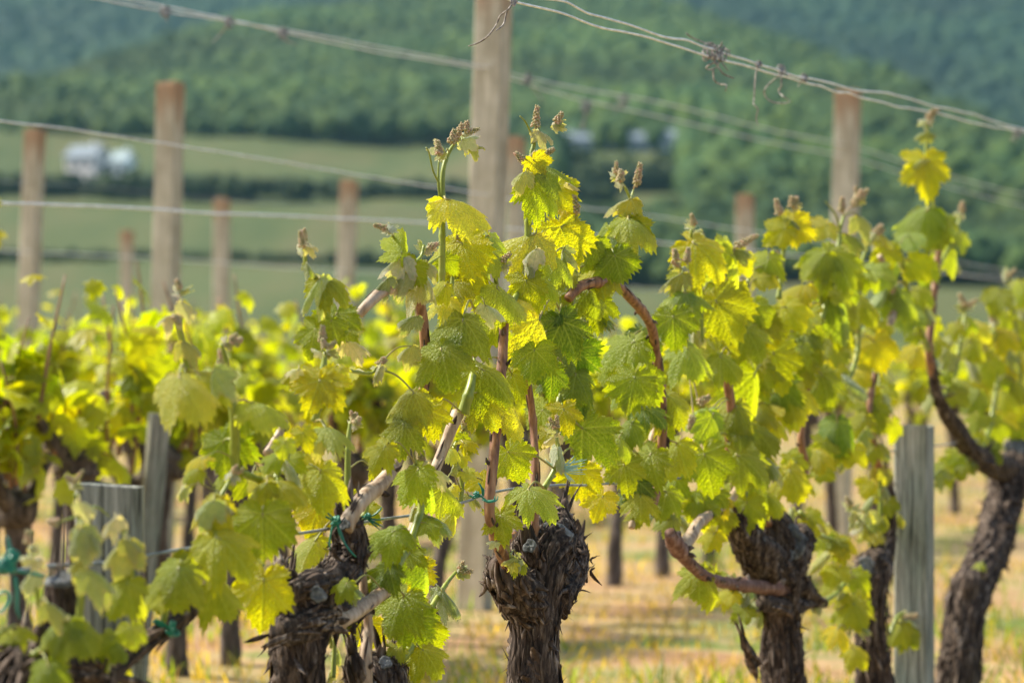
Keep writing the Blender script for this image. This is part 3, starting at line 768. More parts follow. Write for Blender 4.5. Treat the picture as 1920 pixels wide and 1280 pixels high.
def trunk(v, fn, name="trunk"):
    m = MB(); fn(m); return m.build(name, WOODM, v, v.location)
def tB(m):
    woody(m, [(1012, 1700), (1008, 1500), (1004, 1300), (1002, 1200), (1003, 1130), (1008, 1075), (1020, 1030), (1044, 990), (1056, 955)], [72.2, 51.6, 46.4, 41.3, 43.0, 51.6, 58.5, 36.1, 10.3], seed=3, seg=72, nfl=420, amp=.20, step=.004, lmax=.06, lift=.009)
    woody(m, [(985, 1130), (955, 1090), (940, 1060), (938, 1040)], [44, 38, 30, 10], seed=5, seg=44, nfl=120, amp=.22, step=.004, lmax=.03, lift=.009)
    woody(m, [(1030, 1120), (1065, 1070), (1078, 1035), (1082, 1010)], [44, 34, 26, 10], seed=9, seg=44, nfl=120, amp=.22, step=.004, lmax=.03, lift=.011)
    woody(m, [(1000, 1050, -.02), (990, 1010, -.03), (985, 985, -.03)], [20, 16, 10], seed=19, seg=30, nfl=50, step=.004, lmax=.025)
    cutface(m, 1042, 1008, 30, (.15, -1, .35), -.068, seed=3)
    cutface(m, 993, 1022, 12, (-.4, -1, .3), -.07, seed=4)
trunk(Vb, tB)
def tA(m):
    woody(m, [(575, 1750), (568, 1500), (562, 1330), (558, 1250), (560, 1200), (572, 1150), (576, 1110)], [70.4, 54.6, 49.3, 47.5, 49.3, 54.6, 42.2], seed=13, seg=72, nfl=420, amp=.24, step=.004, lmax=.06, lift=.011)
    woody(m, [(520, 1188, -.03), (560, 1172, -.04), (600, 1160, -.05), (650, 1152, -.05), (690, 1128, -.05)], [20, 32, 30, 20, 12], seed=15, seg=44, nfl=130, amp=.20, step=.004, lmax=.045, lift=.006)
    woody(m, [(548, 1140, -.01), (535, 1105, -.01), (530, 1082, -.01), (528, 1070)], [34, 28, 20, 6], seed=18, seg=40, nfl=110, amp=.25, step=.004, lmax=.03, lift=.012)
    woody(m, [(585, 1140, -.02), (612, 1100, -.03), (645, 1065, -.03), (655, 1020, -.03), (650, 985, -.03), (650, 968, -.03)], [40, 38, 33, 30, 26, 20], seed=21, seg=52, nfl=190, amp=.15, step=.004, lmax=.05, lift=.006)
    woody(m, [(545, 1110, -.05), (580, 1095, -.06), (620, 1090, -.06), (650, 1075, -.05)], [16, 24, 22, 14], seed=24, seg=36, nfl=60, amp=.2, step=.004, lmax=.04)
    cutface(m, 597, 1114, 14, (0, -1, .25), -.115, seed=8)
    cutface(m, 647, 982, 9, (-.5, -1, .3), -.085, seed=9)
    cutface(m, 665, 1068, 15, (.5, -1, .1), -.075, seed=19)
trunk(Va, tA)
def tS(m):
    woody(m, [(705, 1750), (705, 1400), (703, 1300), (702, 1250), (700, 1225)], [70, 62, 58, 50, 20], seed=33, seg=60, nfl=260, amp=.24, step=.005, lmax=.05, lift=.012)
    woody(m, [(680, 1290, -.02), (665, 1250, -.03), (660, 1222, -.03)], [26, 18, 8], seed=35, seg=30, nfl=60, step=.004, lmax=.04)
    woody(m, [(735, 1290), (742, 1240), (745, 1215)], [28, 20, 8], seed=36, seg=30, nfl=70, step=.004, lmax=.03)
    cutface(m, 722, 1240, 11, (0, -1, .5), -.06, seed=2)
trunk(Vs, tS)
def tC(m):
    woody(m, [(1480, 1560), (1475, 1350), (1468, 1250), (1466, 1180), (1462, 1130), (1458, 1080), (1455, 1030), (1448, 985), (1440, 965)], [50.2, 38.0, 34.2, 31.9, 33.4, 42.6, 47.1, 33.4, 10.6], seed=43, seg=64, nfl=330, amp=.24, step=.005, lmax=.06, lift=.010)
    woody(m, [(1435, 1060, -.03), (1400, 1010, -.03), (1384, 975, -.03), (1380, 960, -.03)], [38, 30, 24, 10], seed=45, seg=36, nfl=70, amp=.25, step=.005, lmax=.03)
    woody(m, [(1490, 1090, -.03), (1520, 1120, -.03), (1548, 1132, -.03)], [26, 16, 6], seed=46, seg=30, nfl=60, step=.005, lmax=.03)
    woody(m, [(1430, 1130, -.05), (1480, 1138, -.06), (1520, 1130, -.05)], [14, 16, 8], seed=47, seg=24, nfl=40, step=.005)
    woody(m, [(1412, 1240, -.04), (1400, 1215, -.05), (1392, 1190, -.05)], [14, 8, 4], seed=49, seg=20, nfl=20, step=.005)
    woody(m, [(1450, 1075, -.03), (1485, 1045, -.04), (1500, 1010, -.04), (1502, 985, -.03)], [34, 36, 30, 12], seed=50, seg=36, nfl=50, amp=.3, step=.005, lmax=.02)
    cutface(m, 1478, 1018, 32, (-.1, -1, .15), -.10, seed=12)
    cutface(m, 1420, 1012, 14, (-.3, -1, .3), -.09, seed=13)
trunk(Vc, tC)
def tE(m):
    woody(m, [(1642, 1480), (1640, 1300), (1636, 1200), (1634, 1110), (1640, 1060), (1645, 1030)], [38, 33, 30, 28, 34, 14], seed=53, seg=44, nfl=130, amp=.22, step=.006)
    woody(m, [(1650, 1060), (1662, 1000), (1664, 930), (1658, 880)], [22, 16, 14, 10], seed=54, seg=30, nfl=60, step=.006)
    cutface(m, 1625, 1058, 14, (-.3, -1, .2), -.06, seed=23)
trunk(Ve, tE)
def tD(m):
    woody(m, [(1800, 1460), (1800, 1290), (1804, 1200), (1812, 1130), (1838, 1070), (1868, 1000), (1885, 930), (1898, 880), (1905, 850)], [44.7, 39.6, 37.8, 36.1, 36.1, 34.4, 32.7, 37.8, 17.2], seed=63, seg=56, nfl=300, amp=.2, step=.006, lmax=.07)
    woody(m, [(1960, 885), (1910, 882), (1860, 872), (1820, 845), (1795, 805), (1768, 765), (1752, 720), (1745, 670)], [25.5, 25.5, 22.1, 17.0, 14.4, 11.9, 9.3, 7.6], seed=65, seg=40, nfl=150, amp=.15, step=.006)
    woody(m, [(1815, 1130, -.05), (1820, 1090, -.07), (1828, 1070, -.06)], [14, 16, 6], seed=67, seg=24, nfl=20, step=.006)
    cutface(m, 1908, 840, 22, (0, -1, .5), -.05, seed=33)
trunk(Vd, tD)
def tZ(m):
    woody(m, [(-20, 1800), (0, 1500), (15, 1350), (30, 1290), (50, 1240), (60, 1200)], [90, 74, 66, 62, 50, 26], seed=73, seg=60, nfl=240, amp=.22, step=.005)
    woody(m, [(180, 1300, -.02), (205, 1255, -.03), (255, 1215, -.03), (310, 1178, -.03), (355, 1148, -.03), (372, 1135, -.03)], [34, 22, 17, 15, 13, 9], seed=75, seg=36, nfl=90, amp=.12, step=.005)
    woody(m, [(60, 1260, -.01), (120, 1250, -.01), (190, 1262, -.02)], [44, 36, 26], seed=76, seg=36, nfl=90, amp=.2, step=.005)
    woody(m, [(110, 1220, .03), (112, 1150, .03), (114, 1095, .03), (115, 1080, .03)], [40, 32, 27, 22], seed=77, seg=40, nfl=50, amp=.1, step=.005)
    cutface(m, 115, 1082, 26, (0, -.35, 1), .0, seed=43)
    woody(m, [(245, 1215, -.03), (262, 1180, -.04), (265, 1150, -.04)], [13, 10, 5], seed=78, seg=24, nfl=10, step=.005)
trunk(Vz, tZ)
def tR(m):
    woody(m, [(1990, 1450), (1985, 1250), (1990, 1100), (1985, 1000), (1975, 900)], [50, 44, 38, 40, 20], seed=83, seg=40, nfl=60, amp=.2, step=.008)
trunk(Vr, tR)

# --- canes
Shoot(Va, [(645, 990, -.05), (668, 950, -.06), (690, 925, -.06), (712, 910, -.06), (735, 880, -.06), (752, 850, -.05), (768, 800, -.02), (775, 740, 0)], [17, 14, 16, 15, 12, 11, 10, 9], 'cane_pale')
Shoot(Va, [(612, 1172, -.06), (655, 1154, -.08), (690, 1130, -.09), (722, 1108, -.09)], [20, 15, 14, 12], 'cane_pale')
Shoot(Va, [(772, 1000, .04), (800, 920, .03), (828, 850, .02), (848, 800, 0), (858, 775, 0)], [10, 10, 10, 11, 13], 'cane_pale')
Shoot(Vs, [(684, 1300, -.05), (686, 1230, -.05), (690, 1170, -.04), (682, 1100, -.03), (678, 1040, -.02)], [14, 11, 9, 8, 7], 'cane_pale')
Shoot(Vb, [(960, 1075, -.03), (942, 1040, -.05), (922, 985, -.06), (918, 940, -.06), (926, 850, -.06), (936, 740, -.05), (943, 660, -.04), (944, 600, -.03), (936, 545, -.02)], [11, 12, 10, 10, 9.5, 9.5, 9, 9, 11], 'cane')
Shoot(Vb, [(1000, 1020), (1004, 900), (1000, 800, .03), (993, 740, .03), (985, 690, .04)], [9, 8, 7, 7, 6], 'cane')
Shoot(Vb, [(958, 1070, -.06), (950, 1020, -.06), (966, 1000, -.06)], [8, 7, 5], 'cane')
Shoot(Va, [(672, 590, .02), (690, 570, 0), (712, 550, -.01), (738, 534, -.02)], [9, 10, 10.5, 12], 'cane_pale')
Shoot(Va, [(740, 530, 0), (768, 520, 0), (784, 560, 0), (793, 600, 0), (797, 640, 0), (800, 690, .02), (790, 760, .04)], [9, 10, 10, 10, 10, 9, 8], 'cane')
Shoot(Vb, [(1065, 560, .02), (1084, 540, .0), (1112, 530, -.02), (1150, 532, -.04), (1180, 556, -.05), (1205, 585, -.05), (1222, 615, -.05), (1230, 660, -.04), (1238, 720, -.04), (1242, 780, -.04), (1240, 850, -.03), (1233, 905, -.03), (1224, 948, -.03)], [9, 9, 10, 9, 9.5, 9, 9, 8.5, 9, 8.5, 8.5, 10, 8], 'cane')
Shoot(Vc, [(1360, 690, -.02), (1366, 730, -.02), (1370, 765, -.02), (1368, 850, .02), (1385, 950, .02)], [9, 9, 8, 8, 8], 'cane')
Shoot(Vc, [(1392, 890, -.03), (1378, 925, -.04), (1345, 955, -.05), (1312, 978, -.06), (1295, 1005, -.06), (1280, 1026, -.06)], [8, 8, 9, 10, 12, 13], 'cane_pale')
Shoot(Vc, [(1256, 998, -.06), (1266, 1018, -.06), (1290, 1052, -.06), (1320, 1078, -.06), (1360, 1092, -.06), (1410, 1098, -.06), (1470, 1104, -.06)], [11, 17, 12, 10.5, 11, 12.5, 14], 'arm')
Shoot(Vc, [(1500, 930), (1510, 880), (1502, 820), (1512, 760), (1512, 700)], [7, 7, 7, 7, 6], 'cane')
Shoot(Vc, [(1440, 980), (1415, 960), (1405, 930)], [9, 8, 7], 'cane')
Shoot(Vb, [(1184, 990, .02), (1196, 930, .02), (1215, 850, .02), (1232, 790, .02)], [6, 6, 6, 6], 'cane_pale')
Shoot(Vd, [(1752, 720), (1742, 660), (1748, 580), (1756, 500), (1766, 430)], [8, 7.5, 7, 6.5, 6], 'cane')
Shoot(Vc, [(1645, 655), (1662, 620), (1676, 575), (1665, 520), (1650, 480)], [6, 7, 8, 6, 5], 'cane_pale')
Shoot(Ve, [(1655, 900), (1640, 840), (1630, 770), (1640, 700)], [7, 6, 6, 5], 'cane')
Shoot(Va, [(500, 850, .02), (520, 820, .02), (535, 790, .02)], [8, 8, 7], 'cane_pale')

# --- green shoots with explicit tips; n = leaves grown along them on their own
S = Shoot
S(Vb, [(828, 560, -.02), (829, 470, -.03), (830, 385, -.03), (831, 320, -.03), (845, 280, -.03), (866, 258, -.03)], [6, 6.5, 5.5, 4.5, 3.5, 2], n=0, tip=(872, 250, 40))
S(Vb, [(829, 400, -.03), (822, 340, -.03), (823, 300, -.03)], [3.5, 2.6, 2.2])
S(Vb, [(824, 345, -.03), (812, 320, -.03), (804, 285, -.03), (799, 277, -.03)], [2, 1.8, 1.4, .8])
S(Vb, [(988, 540, -.02), (990, 430, -.03), (990, 370, -.03), (992, 320, -.03), (1003, 262, -.04), (1012, 238, -.04)], [6.5, 6.5, 6, 5, 4, 2.5], tip=(1040, 232, 35))
S(Vb, [(998, 270, -.04), (995, 250, -.04), (985, 228, -.04), (975, 218, -.04)], [2.2, 2, 1.4, .8])
S(Vb, [(1003, 470, -.02), (1005, 420, -.02), (1012, 400, -.03)], [3, 2.6, 2], tip=(1018, 405, 80))
S(Vb, [(1000, 480, -.05), (1008, 455, -.06), (1018, 432, -.06)], [4, 3.5, 2.5])
S(Vb, [(1070, 480, 0), (1074, 420, 0), (1080, 380, 0), (1078, 365, 0)], [5, 4, 3, 2], n=2, size=(45, 60), tones="yY")
S(Vb, [(1178, 412, -.02), (1182, 380, -.02), (1188, 355, -.02)], [4.5, 4, 3])
S(Vb, [(1183, 375, -.02), (1170, 348, -.02), (1160, 340, -.02)], [3, 2.4, 2], tip=(1155, 330, 130))
S(Vb, [(1130, 470, 0), (1160, 440, 0), (1178, 412, -.02)], [5, 5, 4.5], n=3, tones="yg")
S(Va, [(770, 540, -.02), (775, 500, -.04), (790, 480, -.04), (795, 460, -.04)], [5, 4, 3, 2.5], tip=(800, 465, 60))
S(Va, [(775, 505, -.03), (760, 480, -.03), (745, 455, -.03), (735, 440, -.03)], [4, 3.6, 2.8, 2.5], tip=(728, 430, 115))
S(Va, [(745, 545, -.03), (775, 535, -.04), (800, 500, -.04), (825, 480, -.04)], [7, 5, 4, 3], n=3, tones="ym", size=(50, 70))
S(Vb, [(845, 560, 0), (850, 500, 0), (850, 455, 0)], [4, 3, 2.5], tip=(852, 448, 80), n=2, tones="Yy")
S(Vb, [(935, 560, -.03), (930, 520, -.04), (938, 495, -.05)], [5, 4, 3], tip=(938, 492, 90))
S(Vb, [(950, 600, -.03), (965, 560, -.03), (985, 530, -.03)], [6, 6, 5], n=3, tones="ymp")
S(Va, [(868, 775, -.05), (880, 735, -.07), (886, 705, -.06), (890, 668, -.03)], [11, 9, 7, 5], n=0)
S(Va, [(600, 600, .02), (602, 560, .0), (597, 530, -.01), (575, 500, -.01), (572, 480, -.01), (570, 465, -.01)], [6, 6, 5, 4, 4, 3], tip=(572, 455, 95))
S(Va, [(600, 650, .01), (605, 630, .01), (640, 600, .02), (670, 590, .02)], [4, 5, 6, 7], n=2, tones="gm")
S(Va, [(440, 880, -.05), (440, 800, -.08), (432, 740, -.08), (425, 680, -.08), (415, 645, -.08)], [10, 9, 6, 5, 3], tip=(428, 640, 30))
S(Va, [(360, 760, -.02), (345, 660, -.03), (335, 610, -.03), (325, 585, -.03)], [6, 6, 5, 3])
S(Va, [(338, 620, -.03), (342, 580, -.03), (340, 560, -.03)], [4, 3, 2.5], tip=(338, 545, 80))
S(Va, [(590, 790, -.06), (600, 740, -.07), (607, 690, -.07), (610, 660, -.07)], [8, 8, 6, 4], tip=(612, 655, 80))
S(Va, [(560, 700, .02), (620, 690, .02), (690, 700, .03), (705, 690, .03)], [4, 4, 3, 2], tip=(706, 688, 70), n=2, tones="yp", size=(35, 50))
S(Va, [(652, 960, 0), (652, 900, 0), (653, 830, 0), (657, 790, 0)], [6.5, 6.5, 5, 3], tip=(668, 795, 70))
S(Va, [(690, 925), (720, 1108, -.09), (735, 1070, -.10), (765, 1025, -.10), (788, 960, -.10), (790, 920, -.10), (800, 890, -.10)][1:], [14, 12, 9, 7, 6, 4], n=4, tones="ymyp", size=(40, 62))
S(Va, [(788, 940, -.10), (783, 900, -.10), (780, 870, -.10)], [5, 4, 3], tip=(792, 868, 60))
S(Va, [(815, 1160, -.06), (805, 1150, -.06), (820, 1120, -.06), (840, 1090, -.06), (855, 1072, -.06)], [6, 6, 5, 4, 3], tip=(862, 1070, 30))
S(Vs, [(742, 1245, -.04), (765, 1220, -.05), (790, 1175, -.05), (815, 1120, -.05)], [9, 8, 7, 5], n=2, tones="gm", size=(50, 65))
S(Vs, [(625, 1270, -.02), (628, 1200, -.02), (628, 1150, -.02)], [5, 4, 3], n=3, tones="pym", size=(28, 40), var="yd")
S(Va, [(668, 990, .03), (685, 960, .03), (692, 935, .03)], [6, 5, 4], n=2, tones="yp", size=(40, 50))
S(Vb, [(862, 955, .04), (866, 900, .04), (850, 850, .05), (865, 810, .05)], [5, 4, 4, 3], n=6, tones="ypy", size=(30, 48), tip=(868, 800, 80))
S(Vb, [(1020, 915, -.07), (1035, 890, -.08), (1046, 860, -.09), (1044, 820, -.09)], [6, 5, 4, 3], tip=(1044, 806, 95))
S(Vb, [(1045, 840, 0), (1048, 790, 0), (1054, 755, 0)], [6, 6, 5], n=1, tones="y")
S(Vb, [(975, 1060, -.08), (960, 1050, -.09), (955, 1035, -.09)], [4, 3, 2], n=3, tones="pp", size=(22, 34), var="yd")
S(Vb, [(1230, 950), (1205, 850, .03), (1190, 760, .03), (1185, 700, .02), (1180, 620, .02)], [5, 5, 5, 5, 4], n=7, tones="gkmg", size=(70, 95), var="fdd")
S(Vb, [(1060, 620, .03), (1075, 560, .03), (1080, 500, .03), (1090, 450, .02)], [5, 5, 5, 4], n=6, tones="ygyk", size=(65, 90))
S(Vb, [(1040, 780, .06), (1060, 700, .06), (1065, 640, .05), (1050, 560, .05)], [5, 5, 5, 4], n=7, tones="gmkt", size=(60, 85))
S(Vb, [(900, 640, .06), (890, 560, .06), (880, 500, .05), (895, 450, .05)], [4, 4, 4, 3], n=6, tones="yYmt", size=(60, 85))
S(Vb, [(1290, 680, .0), (1284, 620, -.03), (1282, 570, -.04), (1283, 535, -.04), (1283, 515, -.04)], [5, 5, 4, 3.5, 3], tip=(1278, 500, 110))
S(Vc, [(1283, 540, -.04), (1290, 520, -.04), (1290, 495, -.04)], [2.5, 2, 1.5])
S(Vc, [(1315, 640, .03), (1312, 520, .02), (1300, 480, .01), (1296, 450, .01), (1297, 430, 0)], [5, 5, 4, 3, 2.5], tip=(1303, 425, 75), n=2, tones="Yy", size=(60, 75))
S(Vc, [(1350, 560, .02), (1362, 500, .0), (1375, 475, .0)], [5, 4, 3], n=1, tones="Y")
S(Vc, [(1368, 700, .03), (1390, 620, .03), (1400, 540, .02), (1410, 500, .02)], [5, 5, 4, 3], n=7, tones="ygYm", size=(60, 88))
S(Vc, [(1420, 820, .03), (1440, 740, .03), (1450, 660, .03), (1445, 590, .03)], [6, 6, 5, 4], n=9, tones="YyYm", size=(62, 90))
S(Vc, [(1400, 900, .04), (1395, 850, .04), (1400, 790, .03)], [7, 6, 5], n=4, tones="ygm", size=(65, 88))
S(Vc, [(1460, 560, 0), (1468, 480, 0), (1473, 430, 0), (1476, 400, 0)], [5, 4.5, 4, 3], tip=(1485, 392, 50))
S(Vc, [(1476, 420, 0), (1460, 405, 0)], [2.5, 2])
S(Vc, [(1540, 600, 0), (1560, 520, 0), (1572, 460, 0), (1575, 430, 0), (1582, 405, 0)], [5, 5, 4.5, 3.5, 3], tip=(1610, 375, 60), n=3, tones="ypy", size=(45, 60))
S(Vc, [(1575, 430, 0), (1565, 400, 0), (1548, 378, 0)], [2.5, 2, 1])
S(Vc, [(1500, 720, .03), (1530, 640, .03), (1540, 580, .03), (1530, 530, .03)], [5, 5, 5, 4], n=9, tones="gmyY", size=(60, 86))
S(Vc, [(1560, 760, .05), (1600, 690, .05), (1610, 620, .05), (1600, 540, .04), (1620, 480, .04), (1632, 450, .03)], [5, 5, 5, 4, 4, 3], n=11, tones="ytYym", size=(52, 78), tip=(1640, 440, 70))
S(Vc, [(1510, 900, .02), (1520, 860, .02), (1560, 850, .02), (1590, 830, .02)], [5, 5, 4, 3], n=6, tones="Yym", size=(45, 66))
S(Vc, [(1500, 960, 0), (1530, 1000, 0), (1570, 1020, 0), (1560, 1060, 0)], [5, 4, 4, 3], n=6, tones="yYp", size=(36, 55))
S(Vc, [(1540, 1130, -.02), (1570, 1110, -.02), (1595, 1080, -.02), (1600, 1140, -.02), (1590, 1200, -.02)], [5, 4, 4, 3, 2], n=6, tones="yYm", size=(40, 58))
S(Vc, [(1420, 1150, 0), (1390, 1125, 0), (1365, 1095, 0), (1340, 1075, 0)], [8, 7, 6, 4], n=4, tones="ygy", size=(45, 62))
S(Vc, [(1355, 1000, .04), (1340, 950, .04), (1300, 930, .04), (1270, 940, .03)], [5, 5, 4, 3], n=7, tones="ymYp", size=(42, 62))
S(Vc, [(1280, 980, .05), (1230, 960, .05), (1200, 970, .05)], [4, 4, 3], n=3, tones="tpy", size=(40, 55))
S(Vd, [(1742, 560, .0), (1738, 440, .0), (1740, 380, .0), (1737, 300, .0), (1738, 255, .0), (1738, 235, .0)], [5, 5, 5, 4.5, 4, 3], tip=(1738, 225, 90))
S(Vd, [(1760, 500, 0), (1790, 440, 0), (1800, 410, 0)], [4, 4, 3], tip=(1802, 400, 60), n=3, tones="ytg", size=(40, 60))
S(Vd, [(1742, 660, 0), (1720, 600, 0), (1700, 540, 0), (1690, 480, 0), (1680, 450, 0)], [5, 5, 4, 4, 3], n=8, tones="yYtm", size=(46, 70))
S(Vd, [(1760, 760, .02), (1790, 700, .03), (1800, 640, .03), (1810, 590, .03)], [5, 5, 4, 3], n=7, tones="yYpm", size=(40, 62), tip=(1812, 575, 80))
S(Vd, [(1840, 850, .02), (1860, 780, .02), (1870, 700, .02), (1865, 620, .02)], [5, 5, 4, 3], n=9, tones="yYgm", size=(42, 66), tip=(1866, 605, 80))
S(Vd, [(1830, 850, 0), (1800, 870, 0), (1780, 900, 0)], [4, 4, 3], n=5, tones="ygY", size=(40, 56))
S(Vr, [(1925, 850, 0), (1915, 760, 0), (1910, 660, 0), (1900, 590, 0), (1890, 540, 0)], [5, 5, 4, 4, 3], n=9, tones="yYm", size=(42, 66), tip=(1885, 520, 80))
S(Vr, [(1960, 780, 0), (1950, 680, 0), (1940, 590, 0), (1925, 560, 0)], [5, 5, 4, 4], n=7, tones="yYm", size=(42, 66))
S(Vd, [(1838, 1080, -.05), (1845, 1060, -.06), (1850, 1048, -.06)], [3, 2.5, 2], n=2, tones="yp", size=(22, 30), var="d")
S(Ve, [(1650, 1000, 0), (1650, 900, 0), (1640, 800, .0), (1650, 700, .02)], [4, 4, 4, 3], n=12, tones="ypYm", size=(34, 58))
S(Ve, [(1640, 1010, -.03), (1620, 985, -.03), (1600, 960, -.03)], [4, 3.5, 3], n=5, tones="pyw", size=(26, 40), tip=(1598, 950, 90), var="dy")
S(Ve, [(1668, 1190, -.04), (1680, 1160, -.06), (1690, 1150, -.07), (1694, 1150, -.07)], [4, 3.5, 3, 2], n=0, tip=(1692, 1160, 60))
S(Ve, [(1660, 1020, 0), (1670, 980, 0), (1690, 950, .02)], [4, 3.5, 3], n=5, tones="ypp", size=(26, 40), var="dy")
S(Vz, [(148, 1170, -.03), (155, 1080, -.04), (153, 1010, -.05), (150, 960, -.05), (142, 925, -.05)], [7, 8, 6, 5, 3], tip=(140, 905, 95))
S(Vz, [(247, 1080, -.05), (243, 1030, -.06), (230, 990, -.06), (216, 975, -.06)], [6, 6, 5, 3])
S(Vz, [(152, 965, -.05), (180, 950, -.05), (205, 968, -.05)], [3, 2.5, 2])
S(Vz, [(75, 1150, -.03), (68, 1100, -.03), (62, 1060, -.03), (54, 1040, -.03)], [5, 5, 4, 2.5], tip=(52, 1022, 110))
S(Vz, [(153, 965, -.05), (130, 972, -.05), (112, 978, -.05)], [2.5, 2.5, 3])
S(Vz, [(372, 1080, -.06), (385, 1030, -.08), (400, 975, -.08), (408, 940, -.08), (405, 920, -.08)], [10, 8, 7, 4, 3])
S(Vz, [(300, 1185, -.03), (320, 1120, -.05), (345, 1080, -.06), (372, 1070, -.06)], [7, 6, 6, 8], n=1, tones="m", size=(70, 85))
S(Vz, [(60, 1230, -.04), (100, 1200, -.06), (130, 1165, -.07)], [7, 6, 5], n=2, tones="gm", size=(60, 80))
S(Vz, [(-20, 1200, -.03), (10, 1180, -.05), (30, 1170, -.05)], [5, 4, 3], n=3, tones="myp", size=(50, 70))
S(Vz, [(-30, 560, -.25), (-22, 480, -.25), (-12, 400, -.25), (-10, 360, -.25)], [6, 5, 4, 3])
S(Vz, [(200, 1260, -.06), (215, 1210, -.06), (240, 1185, -.06)], [5, 4, 3], n=4, tones="gmp", size=(38, 55))
S(Va, [(440, 880, -.03), (490, 900, -.02), (540, 910, -.01), (560, 870, 0)], [7, 6, 5, 4], n=4, tones="myg", size=(50, 70), tip=(432, 895, 60))
S(Va, [(480, 1080, -.08), (500, 1020, -.08), (495, 970, -.08), (520, 900, -.06)], [7, 7, 6, 5], n=1, tones="m")
S(Va, [(515, 900, -.05), (540, 850, -.06), (560, 810, -.06)], [6, 6, 5], n=4, tones="yYp", size=(42, 60))
S(Va, [(400, 950, -.06), (420, 920, -.07), (430, 900, -.07)], [5, 4, 3], n=1, tones="p", size=(30, 40), tip=(436, 890, 50))

# --- the leaves that the picture shows one by one: x, y, tip angle, size, tone, kind, pitch, yaw
L(836, 372, 0, 98, 'p', 'h', 62, 8)
L(836, 285, 95, 38, 'p', 'y', 20, 50); L(866, 262, 45, 44, 'w', 'y', 30, -20); L(880, 268, 5, 34, 'p', 'y', 60, 0)
L(1010, 245, -25, 50, 'w', 'y', 40, 0); L(985, 322, 205, 48, 'p', 'u', 50, 0); L(1008, 308, 5, 72, 't', 'h', 72, 0)
L(1000, 300, -60, 48, 'Y', 'f', 10, 200); L(998, 343, -25, 88, 'm', 'd', 20, 20); L(1040, 352, -45, 66, 'Y', 'f', 15, 0, .02)
L(1066, 345, -25, 30, 'w', 'y', 20, 0)
L(753, 475, 68, 60, 'y', 's', 15, 30); L(798, 492, 15, 42, 'w', 'u', 50, 0)
L(866, 455, -70, 88, 'Y', 'f', 12, -15); L(1002, 438, 205, 105, 'p', 'h', 55, 0); L(1052, 425, -75, 98, 'Y', 'f', 10, 20, .02)
L(992, 484, -85, 58, 'p', 'u', 45, 0); L(1038, 478, -48, 74, 't', 'd', 35, 40); L(1006, 466, -140, 42, 'w', 'u', 55, 0)
L(932, 540, -42, 78, 'p', 's', 35, 20); L(986, 525, -80, 74, 'Y', 'f', 10, 0); L(1002, 520, -38, 68, 'y', 'd', 30, 0)
L(1053, 602, -72, 96, 'k', 'f', 12, 10, -.09); L(1050, 590, 120, 52, 'k', 'd', 25, 20, -.08); L(1012, 598, -70, 92, 'p', 's', 25, 55, -.1)
L(1002, 655, -98, 70, 'g', 'f', 15, -10, -.10); L(1034, 692, -95, 66, 'k', 'f', 12, 15, -.05); L(1070, 660, -70, 60, 't', 's', 20, 45)
L(868, 597, -97, 98, 'g', 'd', 25, 5, -.11); L(826, 652, -75, 98, 'm', 'd', 18, -10, -.08)
L(776, 735, -103, 80, 'm', 'd', 30, -5, -.09); L(756, 792, -95, 78, 'g', 'd', 20, 0, -.08); L(800, 768, -78, 72, 'Y', 'f', 12, 0)
L(902, 690, -48, 98, 'y', 'd', 20, 10, -.08); L(772, 648, 205, 46, 'p', 'u', 40, 0); L(780, 592, 198, 54, 't', 'u', 35, 20)
L(786, 502, -68, 90, 'p', 'u', 35, 15); L(757, 482, 200, 62, 'w', 'u', 50, 0); L(764, 510, 215, 52, 'p', 'u', 40, 10)
L(910, 572, -25, 52, 'w', 'y', 40, 0, -.08); L(905, 545, -150, 50, 'Y', 'f', 10, 0); L(722, 836, -118, 60, 'y', 'd', 15, 0)
L(952, 846, -62, 72, 'm', 'f', 12, 0, .02); L(952, 760, -68, 66, 'p', 's', 25, 20); L(896, 746, -60, 78, 'y', 'd', 20, 0, -.06)
L(1056, 766, -80, 62, 'Y', 'f', 15, 0); L(1044, 815, 215, 38, 'w', 'y', 35, 0); L(1045, 840, -82, 50, 'w', 'y', 40, 0, -.1)
L(990, 916, -58, 88, 't', 'd', 35, 0, -.1); L(938, 965, -82, 70, 'm', 'f', 20, -10, -.09)
L(1092, 802, -48, 112, 'g', 'f', 12, 0, -.02); L(1090, 880, -100, 70, 'Y', 'f', 10, 0, .05); L(1196, 902, 212, 66, 'k', 'd', 15, -20)
L(1190, 706, -100, 84, 'g', 'f', 12, 0, -.08); L(1190, 640, 205, 90, 'g', 'd', 22, 0, -.02); L(1287, 650, -72, 88, 't', 'd', 18, 0, -.04)
L(1178, 410, -55, 88, 'p', 'd', 35, 5, -.06); L(1178, 412, 210, 78, 'm', 'd', 30, 0, -.05); L(1152, 478, -75, 66, 'g', 'f', 10, 0, -.09); L(1150, 476, 100, 40, 'k', 'f', -10, 0, -.07)
L(1183, 372, 190, 62, 'Y', 'u', 40, 0); L(1165, 345, 125, 26, 'w', 'y', 20, 0)
L(1285, 548, -30, 62, 't', 'h', 66, 0, -.09); L(1285, 548, 205, 55, 't', 'h', 66, 0, -.09); L(1262, 592, -85, 74, 'g', 'f', 10, 0, -.08); L(1342, 562, -65, 104, 'm', 'f', 5, 0, -.02)
L(1300, 455, -38, 108, 'Y', 'd', 15, 0, -.02); L(1278, 512, 205, 56, 'y', 'u', 40, 0); L(1376, 470, -72, 92, 'p', 's', 20, 60)
L(1380, 468, 10, 44, 'y', 'u', 30, 0); L(1372, 480, 110, 48, 'y', 's', 10, 30)
